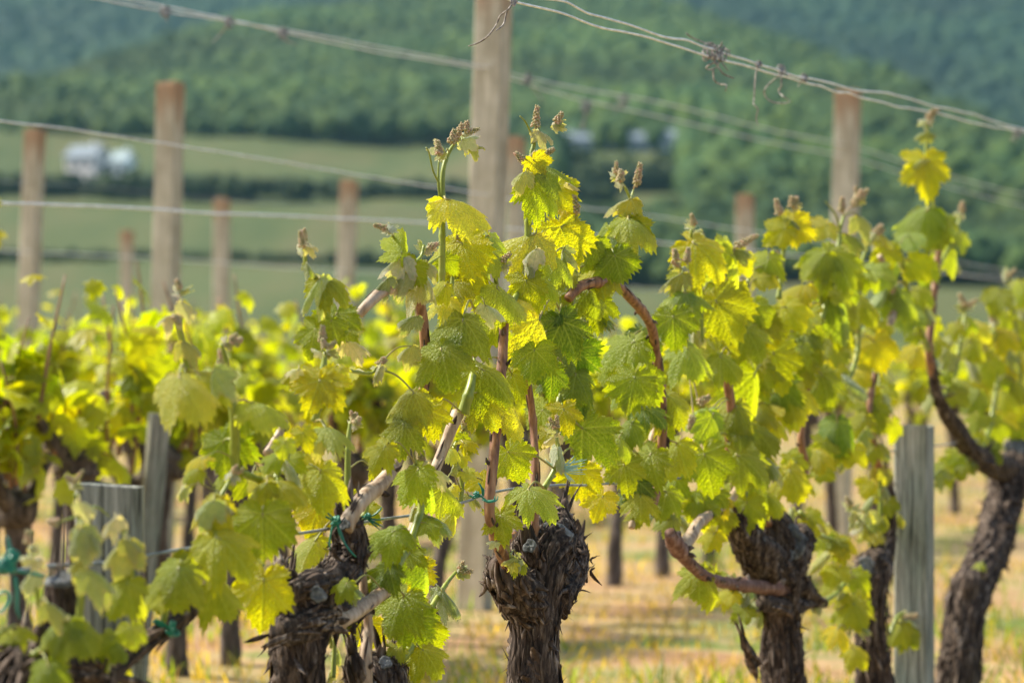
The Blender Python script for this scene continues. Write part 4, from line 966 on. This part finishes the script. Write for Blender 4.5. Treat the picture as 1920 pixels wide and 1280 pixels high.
L(1472, 428, 215, 58, 'Y', 'f', 10, 0); L(1480, 422, -25, 62, 'Y', 'f', 12, 0); L(1440, 480, -100, 66, 'm', 'd', 20, 0); L(1476, 410, 5, 40, 'y', 'u', 50, 0)
L(1552, 472, -60, 98, 'y', 'd', 20, 0, -.03); L(1545, 476, -130, 72, 'y', 'd', 20, 0, -.02); L(1572, 558, -62, 96, 't', 's', 12, 35, -.06)
L(1590, 440, -20, 50, 'y', 'u', 30, 0); L(1610, 405, -5, 52, 'p', 'u', 50, 0); L(1655, 440, -50, 62, 'Y', 'u', 20, 0); L(1680, 540, -45, 70, 't', 's', 25, 20)
L(1735, 302, -88, 92, 'Y', 'f', 8, 0, -.03); L(1730, 300, 215, 56, 'Y', 'u', 25, 0, -.02); L(1740, 392, 232, 92, 'g', 'd', 28, 0, -.04); L(1742, 395, -72, 88, 'g', 'd', 25, 0, -.02)
L(1740, 248, 10, 28, 'y', 'y', 40, 0); L(1735, 248, 200, 26, 'y', 'y', 40, 0); L(1790, 455, -70, 70, 't', 's', 12, 50)
L(1450, 660, -80, 95, 'Y', 'f', 8, 0); L(1415, 700, -80, 90, 'm', 's', 8, 40, -.04); L(1470, 720, -75, 98, 'Y', 'd', 12, 0); L(1500, 640, -100, 84, 'm', 'f', 10, 0)
L(1335, 780, -60, 60, 't', 's', 25, 40, -.08); L(1320, 850, -80, 92, 'y', 'f', 10, 0, -.07); L(1380, 850, -40, 100, 'g', 'd', 18, 0, -.06); L(1415, 905, -85, 98, 'm', 's', 15, 20, -.06)
L(1330, 770, -150, 66, 't', 'd', 25, 0, -.05); L(1270, 830, -110, 78, 'm', 'd', 15, -20, -.06); L(1220, 850, -120, 84, 'y', 'd', 12, -20, -.06)
L(1160, 820, -60, 60, 't', 'd', 25, 30); L(1345, 925, -110, 50, 'g', 'f', 10, 0, -.08); L(1320, 940, -100, 60, 'y', 'f', 12, 0, -.03)
L(1340, 1075, -100, 70, 'm', 's', 15, 30); L(1310, 1070, -90, 76, 'y', 'd', 15, 0)
L(1568, 1018, 95, 44, 'Y', 'f', 25, 0, -.04); L(1568, 1020, -15, 50, 'Y', 'f', 25, 0, -.04); L(1568, 1022, -75, 46, 'Y', 'f', 25, 0, -.04)
L(1600, 1130, -70, 64, 'y', 'd', 15, 0); L(1600, 1215, -60, 50, 'Y', 'd', 25, 0); L(1692, 1170, -120, 52, 'm', 'd', 20, 0, -.1); L(1698, 1175, -60, 50, 'm', 'd', 20, 0, -.1); L(1694, 1160, 5, 40, 'w', 'y', 45, 0, -.1)
L(1350, 668, -55, 66, 'm', 'd', 20, 0, -.07); L(1362, 672, 210, 52, 'g', 'd', 20, 0, -.06)
L(1400, 940, -95, 70, 'y', 'f', 15, 0, -.08); L(1440, 930, -60, 60, 'm', 'd', 15, 0, -.08); L(1250, 920, -100, 66, 'g', 'd', 20, 0, -.05); L(1170, 870, -85, 72, 'm', 'f', 15, 0, -.03)
L(1130, 930, -110, 60, 'Y', 'f', 15, 0, .02); L(1480, 880, -75, 84, 'Y', 'd', 15, 0, -.04); L(1380, 760, -95, 86, 'y', 'd', 15, 0, -.05); L(1400, 620, -60, 76, 'y', 'd', 15, 0, -.05)
L(1250, 740, -60, 78, 'm', 'd', 20, 10, -.05); L(1230, 780, -110, 70, 'y', 'f', 15, 0, .03); L(1080, 700, -100, 80, 'g', 'd', 20, 0, 0); L(1120, 560, -90, 80, 'y', 'f', 10, 0, .03)
L(880, 450, -60, 70, 'm', 'd', 20, 0, 0); L(920, 470, -110, 62, 'p', 'd', 30, 0, -.03); L(960, 700, -120, 70, 'y', 'f', 12, 0, 0); L(840, 560, 215, 62, 'p', 'd', 35, 0, -.05)
L(1610, 560, -60, 66, 'y', 'd', 15, 0, -.02); L(1640, 640, -80, 70, 'Y', 'f', 12, 0, 0); L(1540, 700, -75, 84, 'g', 'd', 12, 0, -.04); L(1570, 790, -95, 74, 'k', 'd', 12, 0, -.03); L(1630, 760, -70, 70, 'y', 'f', 12, 0, 0)
# left hand side
L(335, 705, -68, 112, 'p', 'd', 32, -8, -.12); L(345, 705, 170, 60, 'p', 'd', 50, -5, -.11); L(372, 700, -35, 92, 'm', 'd', 35, 10, -.08)
L(400, 692, -110, 62, 'p', 'u', 25, -40, -.14); L(470, 752, -12, 82, 'p', 'h', 68, 5, -.12); L(460, 760, -50, 62, 'y', 'd', 20, 0, -.08)
L(418, 826, -85, 86, 'g', 'f', 10, 0, -.03); L(425, 826, -30, 84, 'g', 'f', 12, 0, -.02)
L(380, 860, 130, 55, 'Y', 'd', 25, 0, -.06); L(370, 880, 200, 50, 'y', 'd', 25, 0, -.06); L(345, 915, -110, 36, 'p', 'y', 30, 0, -.06)
L(600, 712, -112, 84, 'Y', 'f', 15, 10, -.09); L(604, 712, -58, 80, 'Y', 'f', 15, -10, -.09); L(610, 800, -12, 76, 't', 'd', 55, 0, -.13); L(612, 800, 165, 60, 'p', 'u', 55, 0, -.13)
L(600, 880, -85, 92, 'm', 'd', 15, 0, -.07); L(540, 870, -60, 52, 'w', 'u', 30, 0, -.1); L(520, 905, -25, 76, 'm', 'd', 35, 0, -.1); L(500, 905, 230, 60, 'y', 'd', 25, 0, -.09)
L(492, 962, -88, 102, 'm', 'f', 18, 0, -.15); L(405, 1005, -45, 118, 'Y', 'd', 25, -5, -.15); L(495, 1085, -95, 108, 'Y', 'f', 12, 0, -.11); L(335, 1062, -95, 104, 'm', 'd', 22, 0, -.15)
L(335, 1062, 200, 78, 'm', 'd', 28, 0, -.14); L(402, 1100, -65, 88, 'm', 'd', 20, 0, -.12); L(240, 1090, -115, 84, 'm', 'd', 20, 0, -.12)
L(400, 938, 200, 68, 'p', 'u', 48, 0, -.14); L(405, 940, -100, 80, 'Y', 'd', 15, 0, -.13); L(410, 940, -30, 34, 'p', 'u', 40, 0, -.14)
L(360, 1040, 140, 58, 't', 'd', 30, 0, -.05); L(350, 1050, 210, 44, 'Y', 'f', 20, 0, -.04)
L(128, 1162, 205, 92, 'm', 'd', 30, 0, -.12); L(130, 1165, -60, 84, 'm', 'd', 28, 0, -.12); L(90, 1245, -80, 70, 'g', 'd', 20, 0, -.1); L(250, 1100, -70, 60, 'p', 's', 30, 30, -.08)
L(150, 990, -115, 74, 'p', 'u', 40, -20, -.12); L(155, 988, -50, 60, 'p', 'u', 50, 20, -.12); L(216, 972, -130, 56, 'w', 'y', 40, 0, -.12); L(150, 938, -15, 44, 'w', 'u', 45, 0, -.12)
L(242, 1012, 215, 80, 'p', 'u', 60, 0, -.12); L(235, 1010, 5, 46, 'p', 'u', 60, 0, -.12); L(165, 1065, -25, 76, 'p', 'u', 60, 0, -.12); L(62, 1075, -140, 50, 'w', 'u', 45, 0, -.1)
L(62, 1052, 60, 40, 'w', 'y', 35, 0, -.1); L(55, 1045, 150, 34, 'w', 'y', 35, 0, -.1); L(150, 1050, 190, 40, 'p', 'u', 50, 0, -.1); L(90, 1130, -10, 60, 'p', 'u', 55, 0, -.1)
L(325, 588, 190, 44, 'w', 'u', 45, 0, -.05); L(342, 565, -20, 42, 'w', 'u', 45, 0, -.05); L(345, 640, -5, 56, 'p', 'u', 50, 0, -.04)
L(600, 520, -110, 76, 'p', 'u', 48, 0, -.04); L(604, 520, -40, 84, 'y', 'd', 30, 0, -.03); L(632, 586, -95, 70, 'g', 'f', 18, 0, -.01)
L(575, 498, -60, 36, 'y', 'y', 30, 0); L(576, 462, 10, 34, 'w', 'y', 30, 0); L(566, 470, 120, 22, 'w', 'y', 30, 0)
L(712, 690, -110, 40, 'p', 'y', 20, 0); L(560, 692, 170, 36, 'w', 'y', 40, 0, -.04); L(650, 640, 10, 56, 'w', 'u', 45, 0, .0); L(600, 660, 140, 26, 'w', 'y', 30, 0, -.08)
L(740, 994, 218, 86, 'g', 'd', 32, 0, -.13); L(745, 996, -45, 60, 'g', 'd', 28, 0, -.12); L(728, 1062, -110, 66, 'g', 'd', 28, 0, -.1)
L(758, 1115, -108, 92, 'g', 'd', 20, -10, -.11); L(762, 1150, -50, 84, 'g', 'f', 18, 0, -.10); L(790, 1030, -75, 84, 't', 's', 20, 50, -.1); L(775, 1060, -95, 78, 'Y', 'f', 10, 0, 0)
L(828, 1105, -55, 74, 't', 'u', 35, 0, -.08); L(790, 1215, -55, 76, 'm', 'd', 25, 0, -.08); L(650, 1092, -110, 46, 'g', 'd', 25, 0, -.15); L(660, 1098, -40, 38, 't', 'u', 35, 0, -.15)
L(600, 945, -105, 80, 'Y', 'f', 12, 0, .06); L(640, 940, -70, 76, 'Y', 'f', 12, 0, .06); L(592, 1010, -110, 76, 'p', 'd', 25, 0, .05); L(690, 1170, -95, 66, 'Y', 'f', 10, 0, .05)
L(785, 878, -115, 78, 'y', 'd', 25, -10, -.12); L(800, 890, -80, 70, 't', 's', 25, 45, -.1); L(800, 965, -25, 62, 't', 'u', 45, 0, -.12); L(832, 915, -50, 60, 'p', 's', 30, 20, -.1)
L(870, 830, 40, 44, 'Y', 'd', 20, 0); L(812, 880, 10, 46, 'w', 'u', 55, 0, -.1); L(850, 960, -100, 46, 'p', 's', 20, 30, -.1); L(905, 900, 200, 44, 'Y', 'f', 15, 0)
L(965, 1045, 200, 30, 'p', 'y', 40, 0, -.12); L(968, 1050, -60, 34, 'm', 'd', 30, 0, -.12); L(930, 1015, 150, 26, 'w', 'y', 40, 0, -.1); L(700, 880, 20, 40, 'y', 'd', 20, 0, .03)
L(-22, 366, -25, 34, 'Y', 'd', 20, 0, -.25); L(-26, 432, -55, 44, 'Y', 'd', 15, 0, -.25)

# --- build it
TWIG = {'cane': 'cane', 'cane_pale': 'cane_pale', 'arm': 'cane_red', 'stem': 'stem'}
green = [s for s in SHOOTS if s.kind == 'stem']
for lf in LEAVES:
    best = None
    for s in green:
        d, q = near_on(s, lf[0], lf[1])
        if best is None or d < best[0]: best = (d, s, q)
    best[1].ex.append((lf, best[2]))
BEADSEED = 0
for s in SHOOTS:
    v = s.vine; org = v.location
    m = MB()
    if s.kind == 'stem' and not s.tip: s.r = list(s.r[:-1]) + [s.r[-1] * .35]
    if s.n: s.n = int(s.n * (1.75 if s.vine in (Vc, Vd, Ve, Vr) else 1.4) + .5); s.size = (s.size[0] * .82, s.size[1] * .92)
    W = [s.w(p) for p in s.pts]; RR = [max(r, 1.2) / F * ZR(p[0], s.row) for r, p in zip(s.r, s.pts)]
    if s.kind == 'stem':
        ns = s.rng.uniform(0, 9)
        def dd(th, L_, q, ns=ns): return 1 + .22 * max(0, math.cos((L_ + ns) * 2 * math.pi / .055)) ** 24 + .05 * math.cos(th * 5)
        tube(m, W, RR, 12, .004, dd)
    else:
        ns = s.rng.uniform(0, 9)
        def dd(th, L_, q, ns=ns):
            a = th + L_ * 4
            return 1 + .20 * max(0, math.cos((L_ + ns) * math.pi / .085)) ** 40 + .07 * noise.noise(Vector((math.cos(a) * 3, math.sin(a) * 3, L_ * 14 + ns))) + .10 * noise.noise(Vector((math.cos(a), math.sin(a), L_ * 30 + ns)))
        ps, rs, fr = tube(m, W, RR, 26, .0025, dd)
        m.mi = 1
        rr = s.rng; acc = 0
        for _ in range(max(2, len(ps) // 22)):       # little buds and spurs
            i = rr.randrange(len(ps)); t, a, b = fr[i]; th = rr.uniform(0, 6.28); out = a * math.cos(th) + b * math.sin(th)
            tube(m, [ps[i] + out * rs[i] * .6, ps[i] + out * rs[i] * 1.35 + t * .003, ps[i] + out * rs[i] * 1.7 + t * .009], [rs[i] * .42, rs[i] * .34, rs[i] * .10], 8, .002)
        flakes(m, ps, rs, fr, len(ps) // 9, int(ns * 1000), .008, .03, .0018, .002); m.mi = 0
    # leaves grown along the shoot
    auto = []
    if s.n:
        tot = sum(math.hypot(s.pts[i + 1][0] - s.pts[i][0], s.pts[i + 1][1] - s.pts[i][1]) for i in range(len(s.pts) - 1))
        for k in range(s.n):
            q = (k + .35 + s.rng.uniform(-.25, .25)) / s.n * tot; i = 0
            while i < len(s.pts) - 2:
                d = math.hypot(s.pts[i + 1][0] - s.pts[i][0], s.pts[i + 1][1] - s.pts[i][1])
                if q <= d: break
                q -= d; i += 1
            a, b = s.pts[i], s.pts[i + 1]; d = math.hypot(b[0] - a[0], b[1] - a[1]) + 1e-6; t = min(1, q / d)
            nx, ny, nz = a[0] + (b[0] - a[0]) * t, a[1] + (b[1] - a[1]) * t, a[2] + (b[2] - a[2]) * t
            side = 1 if k % 2 else -1; sz = s.rng.uniform(*s.size); pl = sz * s.rng.uniform(.35, .75) * s.spread
            jx = nx + side * pl * s.rng.uniform(.4, 1); jy = ny - pl * s.rng.uniform(-.1, .8)
            ang = -90 + side * s.rng.uniform(-5, 55)
            auto.append(((jx, jy, ang, sz, s.rng.choice(s.tones), s.rng.choice(s.var), s.rng.uniform(0, 45), s.rng.uniform(-35, 35), nz + s.rng.uniform(-.07, .07)), (nx, ny, nz)))
    todo = s.ex + auto
    pm = MB()
    leaves = []
    for lf, q in todo:
        x, y, ang, size, tone, var, pitch, yaw, dz = lf
        if dz is None: dz = q[2] - .035
        if abs(dz - q[2]) > .1: q = (q[0], q[1], q[2])
        j = PR(x, y, dz, s.row); nq = PR(*q, s.row)
        pi, ya = R(pitch + {'d': 26, 'f': 12, 'u': 5}.get(var, 0)), R(yaw)
        n = Vector((math.sin(ya) * math.cos(pi), -math.cos(ya) * math.cos(pi), math.sin(pi)))
        t = Vector((math.cos(R(ang)), 0, math.sin(R(ang))))
        # lean the leaf blade a little so that it is never square on
        sz = size * {'f': .86, 'd': .90, 's': 1.0, 'u': .95, 'h': 1.0, 'y': .85}[var] / F * ZR(x, s.row)
        leaves.append((j, t, n, sz, var, tone))
        tt = (t - n * t.dot(n)).normalized()
        rp = max(1.5, size * .026) / F * ZR(x, s.row)
        if True:
            mid = nq.lerp(j, .55) + Vector((0, 0, (j - nq).length * .12)) - n * 0
            m_pts = [nq, mid, j - n * rp * .8, j + tt * sz * .10 - n * rp * .9]
        else:
            mid = j - n * .02 - tt * .03 + Vector((0, .02, 0)); m_pts = [mid + Vector((0, .02, -.02)), mid, j - n * rp * .8, j + tt * sz * .08 - n * rp * .9]
        m.mi = 1
        tube(m, m_pts, [rp * 1.1, rp * .9, rp * .85, rp * .3], 8, .004); m.mi = 0
    mats = [M[TWIG[s.kind]], M['petiole'] if s.kind == 'stem' else M['flake']]
    so_ = m.build(s.name, mats, v, org)
    for (j, t, n, sz, var, tone) in leaves: put_leaf(so_, org, j, t, n, sz, var, tone, "young_leaf" if var == 'y' else "leaf")
    # shoot tip: bud leaves and flower clusters
    if s.tip:
        tx, ty, ta = s.tip; z = s.pts[-1][2]; base = PR(tx, ty, z - .005, s.row); d = Vector((math.cos(R(ta)), -.2, math.sin(R(ta))))
        for k in range(3):
            BEADSEED += 1; aa = R(ta + s.rng.uniform(-55, 55)); sz = s.rng.uniform(13, 24) / F * ZR(tx)
            put_leaf(so_, org, base - d.normalized() * .003, (math.cos(aa), s.rng.uniform(-.4, .4), math.sin(aa)), (math.sin(s.rng.uniform(-1, 1)), -.8, s.rng.uniform(-.3, .9)), sz, 'y', s.rng.choice("wwp"), "bud_leaf")
        c = MB()
        for k in range(2 if s.rng.random() < .5 else 1):
            BEADSEED += 1; aa = R(ta + s.rng.uniform(-50, 50)); dd_ = Vector((math.cos(aa), -.2, math.sin(aa)))
            px_ = ZR(tx) / F
            beads(c, base + dd_ * 4 * px_, dd_, s.rng.uniform(16, 26) * px_, s.rng.uniform(5.5, 7.5) * px_, 30, BEADSEED)
        c.build("flower_cluster", M['flower'], so_, org)
# flower clusters that stand out
def cluster(x, y, ang, Lp, rp, dz=-.05, n=44):
    best = min(green, key=lambda s: near_on(s, x, y)[0]); q = near_on(best, x, y)[1]
    so_ = [o for o in best.vine.children if o.name.startswith("shoot")]
    par = min(so_, key=lambda o: 0 if o.get("_k") == id(best) else 1)
    c = MB(); p0 = PR(x, y, dz); k = ZR(x) / F; d = Vector((math.cos(R(ang)), -.1, math.sin(R(ang))))
    beads(c, p0, d, Lp * k, rp * k, n, int(x))
    tube(c, [PR(q[0], q[1], q[2]), p0.lerp(PR(q[0], q[1], q[2]), .5) + Vector((0, 0, .004)), p0], [1.5 * k] * 3, 6, .004)
    c.build("flower_cluster", M['flower'], par, par.parent.location)
for a in [(1004, 238, 85, 40, 8), (1020, 290, 30, 22, 7), (996, 300, 60, 18, 7), (980, 300, 135, 20, 7), (852, 262, 62, 34, 8), (846, 268, 75, 26, 8), (823, 290, 95, 26, 8), (1080, 400, 95, 34, 8), (1163, 340, 85, 22, 8), (1194, 345, 80, 40, 8),
          (568, 462, 100, 30, 7), (1380, 462, 28, 46, 8), (1462, 400, 105, 28, 8), (1578, 395, 88, 26, 7), (1600, 385, 60, 34, 7), (1310, 755, 30, 24, 8), (1300, 780, 250, 26, 7), (667, 795, 60, 16, 7), (325, 592, -50, 22, 7), (416, 655, -95, 34, 8), (440, 645, 40, 18, 8), (605, 640, 90, 30, 8), (110, 980, 170, 20, 8), (1288, 490, 85, 26, 7), (1268, 488, 100, 22, 7)]:
    cluster(*a)

# --- twine knots and other small things tied to the wires
def twine(label, knots, strands, Z, m, r=.0012, name="twine_tie", grp="green twine ties"):
    mb_ = MB()
    for (x, y, rad, n_) in knots:
        for k in range(n_):
            rr = random.Random(x * 31 + y + k); a0 = rr.uniform(0, 6); c = P(x + rr.uniform(-2, 2), y + rr.uniform(-3, 3), Z); k_ = rad / F * Z
            ax = Vector((rr.uniform(-1, 1), rr.uniform(-.5, .5), rr.uniform(-1, 1))).normalized(); u = ax.orthogonal().normalized(); w_ = ax.cross(u)
            pts = [c + (u * math.cos(a0 + i * .7) + w_ * math.sin(a0 + i * .7)) * k_ * (1 + .1 * math.sin(i)) for i in range(10)]
            tube(mb_, pts, [r] * len(pts), 6, .003)
    for st in strands:
        pts = [P(p[0], p[1], Z + (p[2] if len(p) > 2 else 0)) for p in st]
        tube(mb_, pts, [r * 1.1] * (len(pts) - 1) + [r * .5], 6, .004)
    o = mb_.build(name, m); tag(o, label, "twine", grp); return o
Zt = ZR(640) - .085
twine("green twine knot where the grey wire meets the tied vine arm, ends pointing up left", [(630, 977, 8, 8)],
      [[(628, 976), (612, 968), (600, 958), (588, 950)], [(628, 974), (615, 962), (606, 952), (598, 942)], [(626, 977), (608, 966), (594, 955)], [(634, 984), (640, 1000), (648, 1020), (660, 1036, .0), (668, 1044)], [(632, 985), (640, 1008), (655, 1030), (664, 1042)],
       [(626, 980), (620, 1000), (618, 1020), (619, 1030)], [(632, 984), (644, 1012), (656, 1034)]], Zt, M['twine'])
twine("green twine tuft on the grey wire just right of the tied vine arm, ends splayed", [(688, 969, 6, 6)],
      [[(688, 969), (700, 966), (712, 956), (716, 950)], [(690, 970), (705, 974), (719, 973)], [(690, 972), (704, 980), (720, 988)], [(690, 973), (702, 984), (713, 993)], [(688, 970), (680, 968), (676, 973)]], ZR(690) - .0, M['twine'])
twine("green twine looped round the upright central cane at the wire", [(892, 928, 6, 6)],
      [[(880, 928), (890, 933), (902, 930), (912, 938), (926, 937, -.02), (928, 930)], [(905, 928), (904, 918), (900, 908), (896, 905)], [(906, 930), (907, 918), (903, 912)], [(904, 936, -.03), (915, 941, -.035), (930, 938, -.03), (934, 930)]], ZR(910) - .075, M['twine'])
twine("torn bright green plastic tie at the left edge above the cut vine", [(10, 1062, 16, 8), (24, 1045, 12, 5)],
      [[(20, 1050), (16, 1030), (14, 1005)], [(24, 1048), (19, 1026), (16, 1008)], [(0, 1060), (20, 1066), (45, 1072), (80, 1078), (88, 1082)], [(28, 1080), (32, 1110), (32, 1140), (38, 1160)], [(-10, 1118), (10, 1108), (20, 1122), (5, 1145), (-10, 1148)], [(5, 1045), (22, 1040), (38, 1040)]], ZR(20) - .12, M['twine'], r=.0019)
twine("dark green tie wrapped round the low arm below the large blurred leaves", [(322, 1180, 13, 3)], [[(290, 1160), (305, 1168), (322, 1180), (333, 1192)], [(285, 1164), (302, 1172), (318, 1186)]], ZR(320) - .07, M['twine'], r=.0018)
twine("dark green twine strand behind the downy shoot at lower left", [], [[(158, 1102), (172, 1108), (186, 1116)], [(160, 1106), (175, 1113), (188, 1118)]], ZR(170), M['twine'], r=.0018)
rr = random.Random(8); st = []
for k in range(16):
    a = R(rr.uniform(-12, 42)); l = rr.uniform(26, 52); x0, y0 = 1052 + rr.uniform(-4, 4), 876 + rr.uniform(-8, 8)
    st.append([(x0, y0), (x0 + l * .5 * math.cos(a), y0 - l * .5 * math.sin(a) + 2, rr.uniform(-.01, .01)), (x0 + l * math.cos(a), y0 - l * math.sin(a), rr.uniform(-.02, .02))])
for k in range(3): st.append([(1058, 886), (1064 + 3 * k, 896), (1070 + 4 * k, 904)])
st.append([(1054, 880), (1030, 868), (1022, 860)])
twine("frayed pale turquoise plastic twine sticking out among leaves of the central vine", [(1052, 878, 7, 4)], st, ZR(1060) - .12, M['twine_pale'], r=.0009, grp=None)

# ------------------------------------------------------------------ the rows behind
def low_leaves(n, cx, size, spread, seed, tones, col=False):
    """many small folded leaves as one mesh, with a tint for each leaf"""
    rg = np.random.default_rng(seed); rr = random.Random(seed)
    th = np.linspace(-math.pi, math.pi, 15, endpoint=False) + math.pi / 15
    Lr = np.array([.35, .62, .5, .86, .6, .80, .7, 1.0, .7, .80, .6, .86, .5, .62, .35]); 
    x = np.sin(th) * Lr; y = np.cos(th) * Lr
    base = np.concatenate([[[0, 0, 0]], np.stack([x * .5, y * .5, -.05 * np.ones(15)], 1), np.stack([x, y, -.28 * Lr ** 2], 1)])
    f0 = [(0, 1 + (k + 1) % 15, 1 + k) for k in range(15)] ; f1 = [(1 + k, 1 + (k + 1) % 15, 16 + (k + 1) % 15, 16 + k) for k in range(15)]
    V = []; Fs = []; T = []
    for i in range(n):
        p = cx(rr); s = rr.uniform(*size)
        nrm = Vector((rr.gauss(0, .55), rr.gauss(-.35, .6), rr.uniform(.0, 1.1))).normalized(); t = Vector((rr.gauss(0, .6), rr.gauss(0, .3), -1)); t = (t - nrm * t.dot(nrm)).normalized(); X = t.cross(nrm)
        Mx = np.array([X[:], t[:], nrm[:]]); b = base.copy(); b[:, 2] *= rr.uniform(.5, 2.2)
        V.append(b @ Mx * s + np.array(p)); o = i * 31
        Fs += [tuple(q + o for q in f) for f in f0] + [tuple(q + o for q in f) for f in f1]
        c = np.array(TONE[rr.choice(tones)]) * rr.uniform(.75, 1.35); T.append(np.repeat(c[None], 31, 0))
    return np.concatenate(V), Fs, np.concatenate(T)
def far_vine(seed, nshoot, nleaf, label):
    rr = random.Random(seed); t = thing("grapevine", label, "grapevine")
    hh = rr.uniform(.48, .58); lean = rr.uniform(-.09, .09)
    m = MB(); k = [0]
    tube(m, [(0, 0, -.03), (lean * .3, 0, hh * .3), (lean * 1.2, 0, hh * .65), (lean, 0, hh)], [.030, .023, .021, .036], 18, .015, bark_disp(seed, .2))
    tube(m, [(lean, 0, hh - .03), (lean + .01, 0, hh + .02), (lean + .015, 0, hh + .05)], [.05, .055, .02], 16, .012, bark_disp(seed + 3, .25))
    for sg in (-1, 1):
        a = rr.uniform(.10, .2)
        tube(m, [(lean, 0, hh), (lean + sg * a * .5, .01, hh + .05), (lean + sg * a, .02, hh + .12 + rr.uniform(0, .05))], [.028, .02, .012], 12, .012, bark_disp(seed + sg, .15))
    m.build("trunk", M['bark_far'], t)
    m = MB(); tips = []
    for i in range(nshoot):
        x0 = lean + rr.uniform(-.26, .26); z0 = hh + rr.uniform(.02, .12); H = .09 + .32 * rr.random() ** 1.3 * (1.15 - abs(x0 - lean)); dx = rr.uniform(-.1, .1); y0 = rr.uniform(-.06, .06)
        pts = [(x0, y0, z0), (x0 + dx * .4, y0 + rr.uniform(-.04, .04), z0 + H * .5), (x0 + dx, y0 + rr.uniform(-.06, .06), z0 + H)]
        tips.append(pts); tube(m, pts, [.005, .004, .002], 6, .03)
    m.build("cane", M['cane'], t)
    def where(r_):
        a = r_.choice(tips); q = r_.random() ** .8
        i = 0 if q < .5 else 1; u = (q - .5 * i) * 2
        p = [a[i][c] * (1 - u) + a[i + 1][c] * u for c in range(3)]
        return (p[0] + r_.gauss(0, .035), p[1] + r_.gauss(0, .045), p[2] + r_.gauss(0, .02))
    V, Fs, T = low_leaves(nleaf, where, (.028, .068), 0, seed, "ymgypmYy")
    me = bpy.data.meshes.new("foliage"); me.from_pydata(V.tolist(), [], Fs); me.materials.append(M['leaf_far'])
    a = me.attributes.new("tint", 'FLOAT_COLOR', 'POINT'); a.data.foreach_set("color", np.concatenate([T, np.ones((len(T), 1))], 1).astype(np.float32).ravel())
    me.update(); o = bpy.data.objects.new("foliage", me); C.objects.link(o); o.parent = t
    return t
def dup(root, loc, rot, label, group, scale=1):
    r = root.copy(); C.objects.link(r); r.location = loc; r.rotation_euler = (0, 0, rot); r.scale = (scale, scale, scale)
    r["label"] = label; r["group"] = group
    for ch in list(root.children):
        c = ch.copy(); C.objects.link(c); c.parent = r
    return r
protos = [far_vine(200 + i, 7 + i % 3, 66 + 10 * (i % 3), "x") for i in range(6)]
used = [False] * 6
rowname = {1: "second", 2: "third", 3: "fourth", 4: "fifth"}
ordn = ["first", "second", "third", "fourth", "fifth", "sixth", "seventh", "eighth", "ninth", "tenth", "eleventh", "twelfth", "thirteenth", "fourteenth", "fifteenth", "sixteenth", "seventeenth", "eighteenth", "nineteenth", "twentieth"]
ROWX = {1: [-60, 18, 128, 232, 335, 430, 545, 655, 735, 812, 990, 1068, 1150, 1240, 1330, 1410, 1490, 1560, 1640, 1715, 1790, 1860, 1925],
        2: list(range(-20, 1180, 62)) , 3: list(range(-10, 760, 66)), 4: list(range(0, 560, 70))}
# widths of the gaps shrink with distance, as real even spacing does
cnt = 0
for row, xs in ROWX.items():
    for i, px in enumerate(xs):
        rr = random.Random(row * 100 + i)
        Z = ZR(px, row) + rr.uniform(-.04, .04)
        p = P(px, 640, Z); loc = (p.x, p.y, 0)
        lab = "blurred leafy grapevine in the %s row, %s from the left" % (rowname[row], ordn[i] if i < 20 else "twenty " + ordn[i - 20])
        grp = "blurred grapevines of the %s row" % rowname[row]
        sc_ = rr.uniform(.94, 1.08)
        k = cnt % 6; rot = R(65) + rr.choice((0, math.pi)) + rr.uniform(-.2, .2)
        if not used[k]:
            used[k] = True; t = protos[k]; t.location = loc; t.rotation_euler = (0, 0, rot); t["label"] = lab; t["group"] = grp; t.scale = (sc_,) * 3
        else: dup(protos[k], loc, rot, lab, grp, sc_)
        cnt += 1

# ------------------------------------------------------------------ haze
hz = MB(); box(hz, -1100, 1100, -12, 3700, -45, 700)
hm, ht, ho = mat("thin valley haze")
pv = N(ht, "ShaderNodeVolumePrincipled"); pv.inputs['Color'].default_value = (.40, .78, .95, 1); pv.inputs['Density'].default_value = HAZE
pv.inputs['Anisotropy'].default_value = .2
ht.links.new(pv.outputs[0], ho.inputs['Volume'])
o = hz.build("haze", hm, smooth=False); tag(o, "thin bluish haze filling the valley", None, kind="stuff")
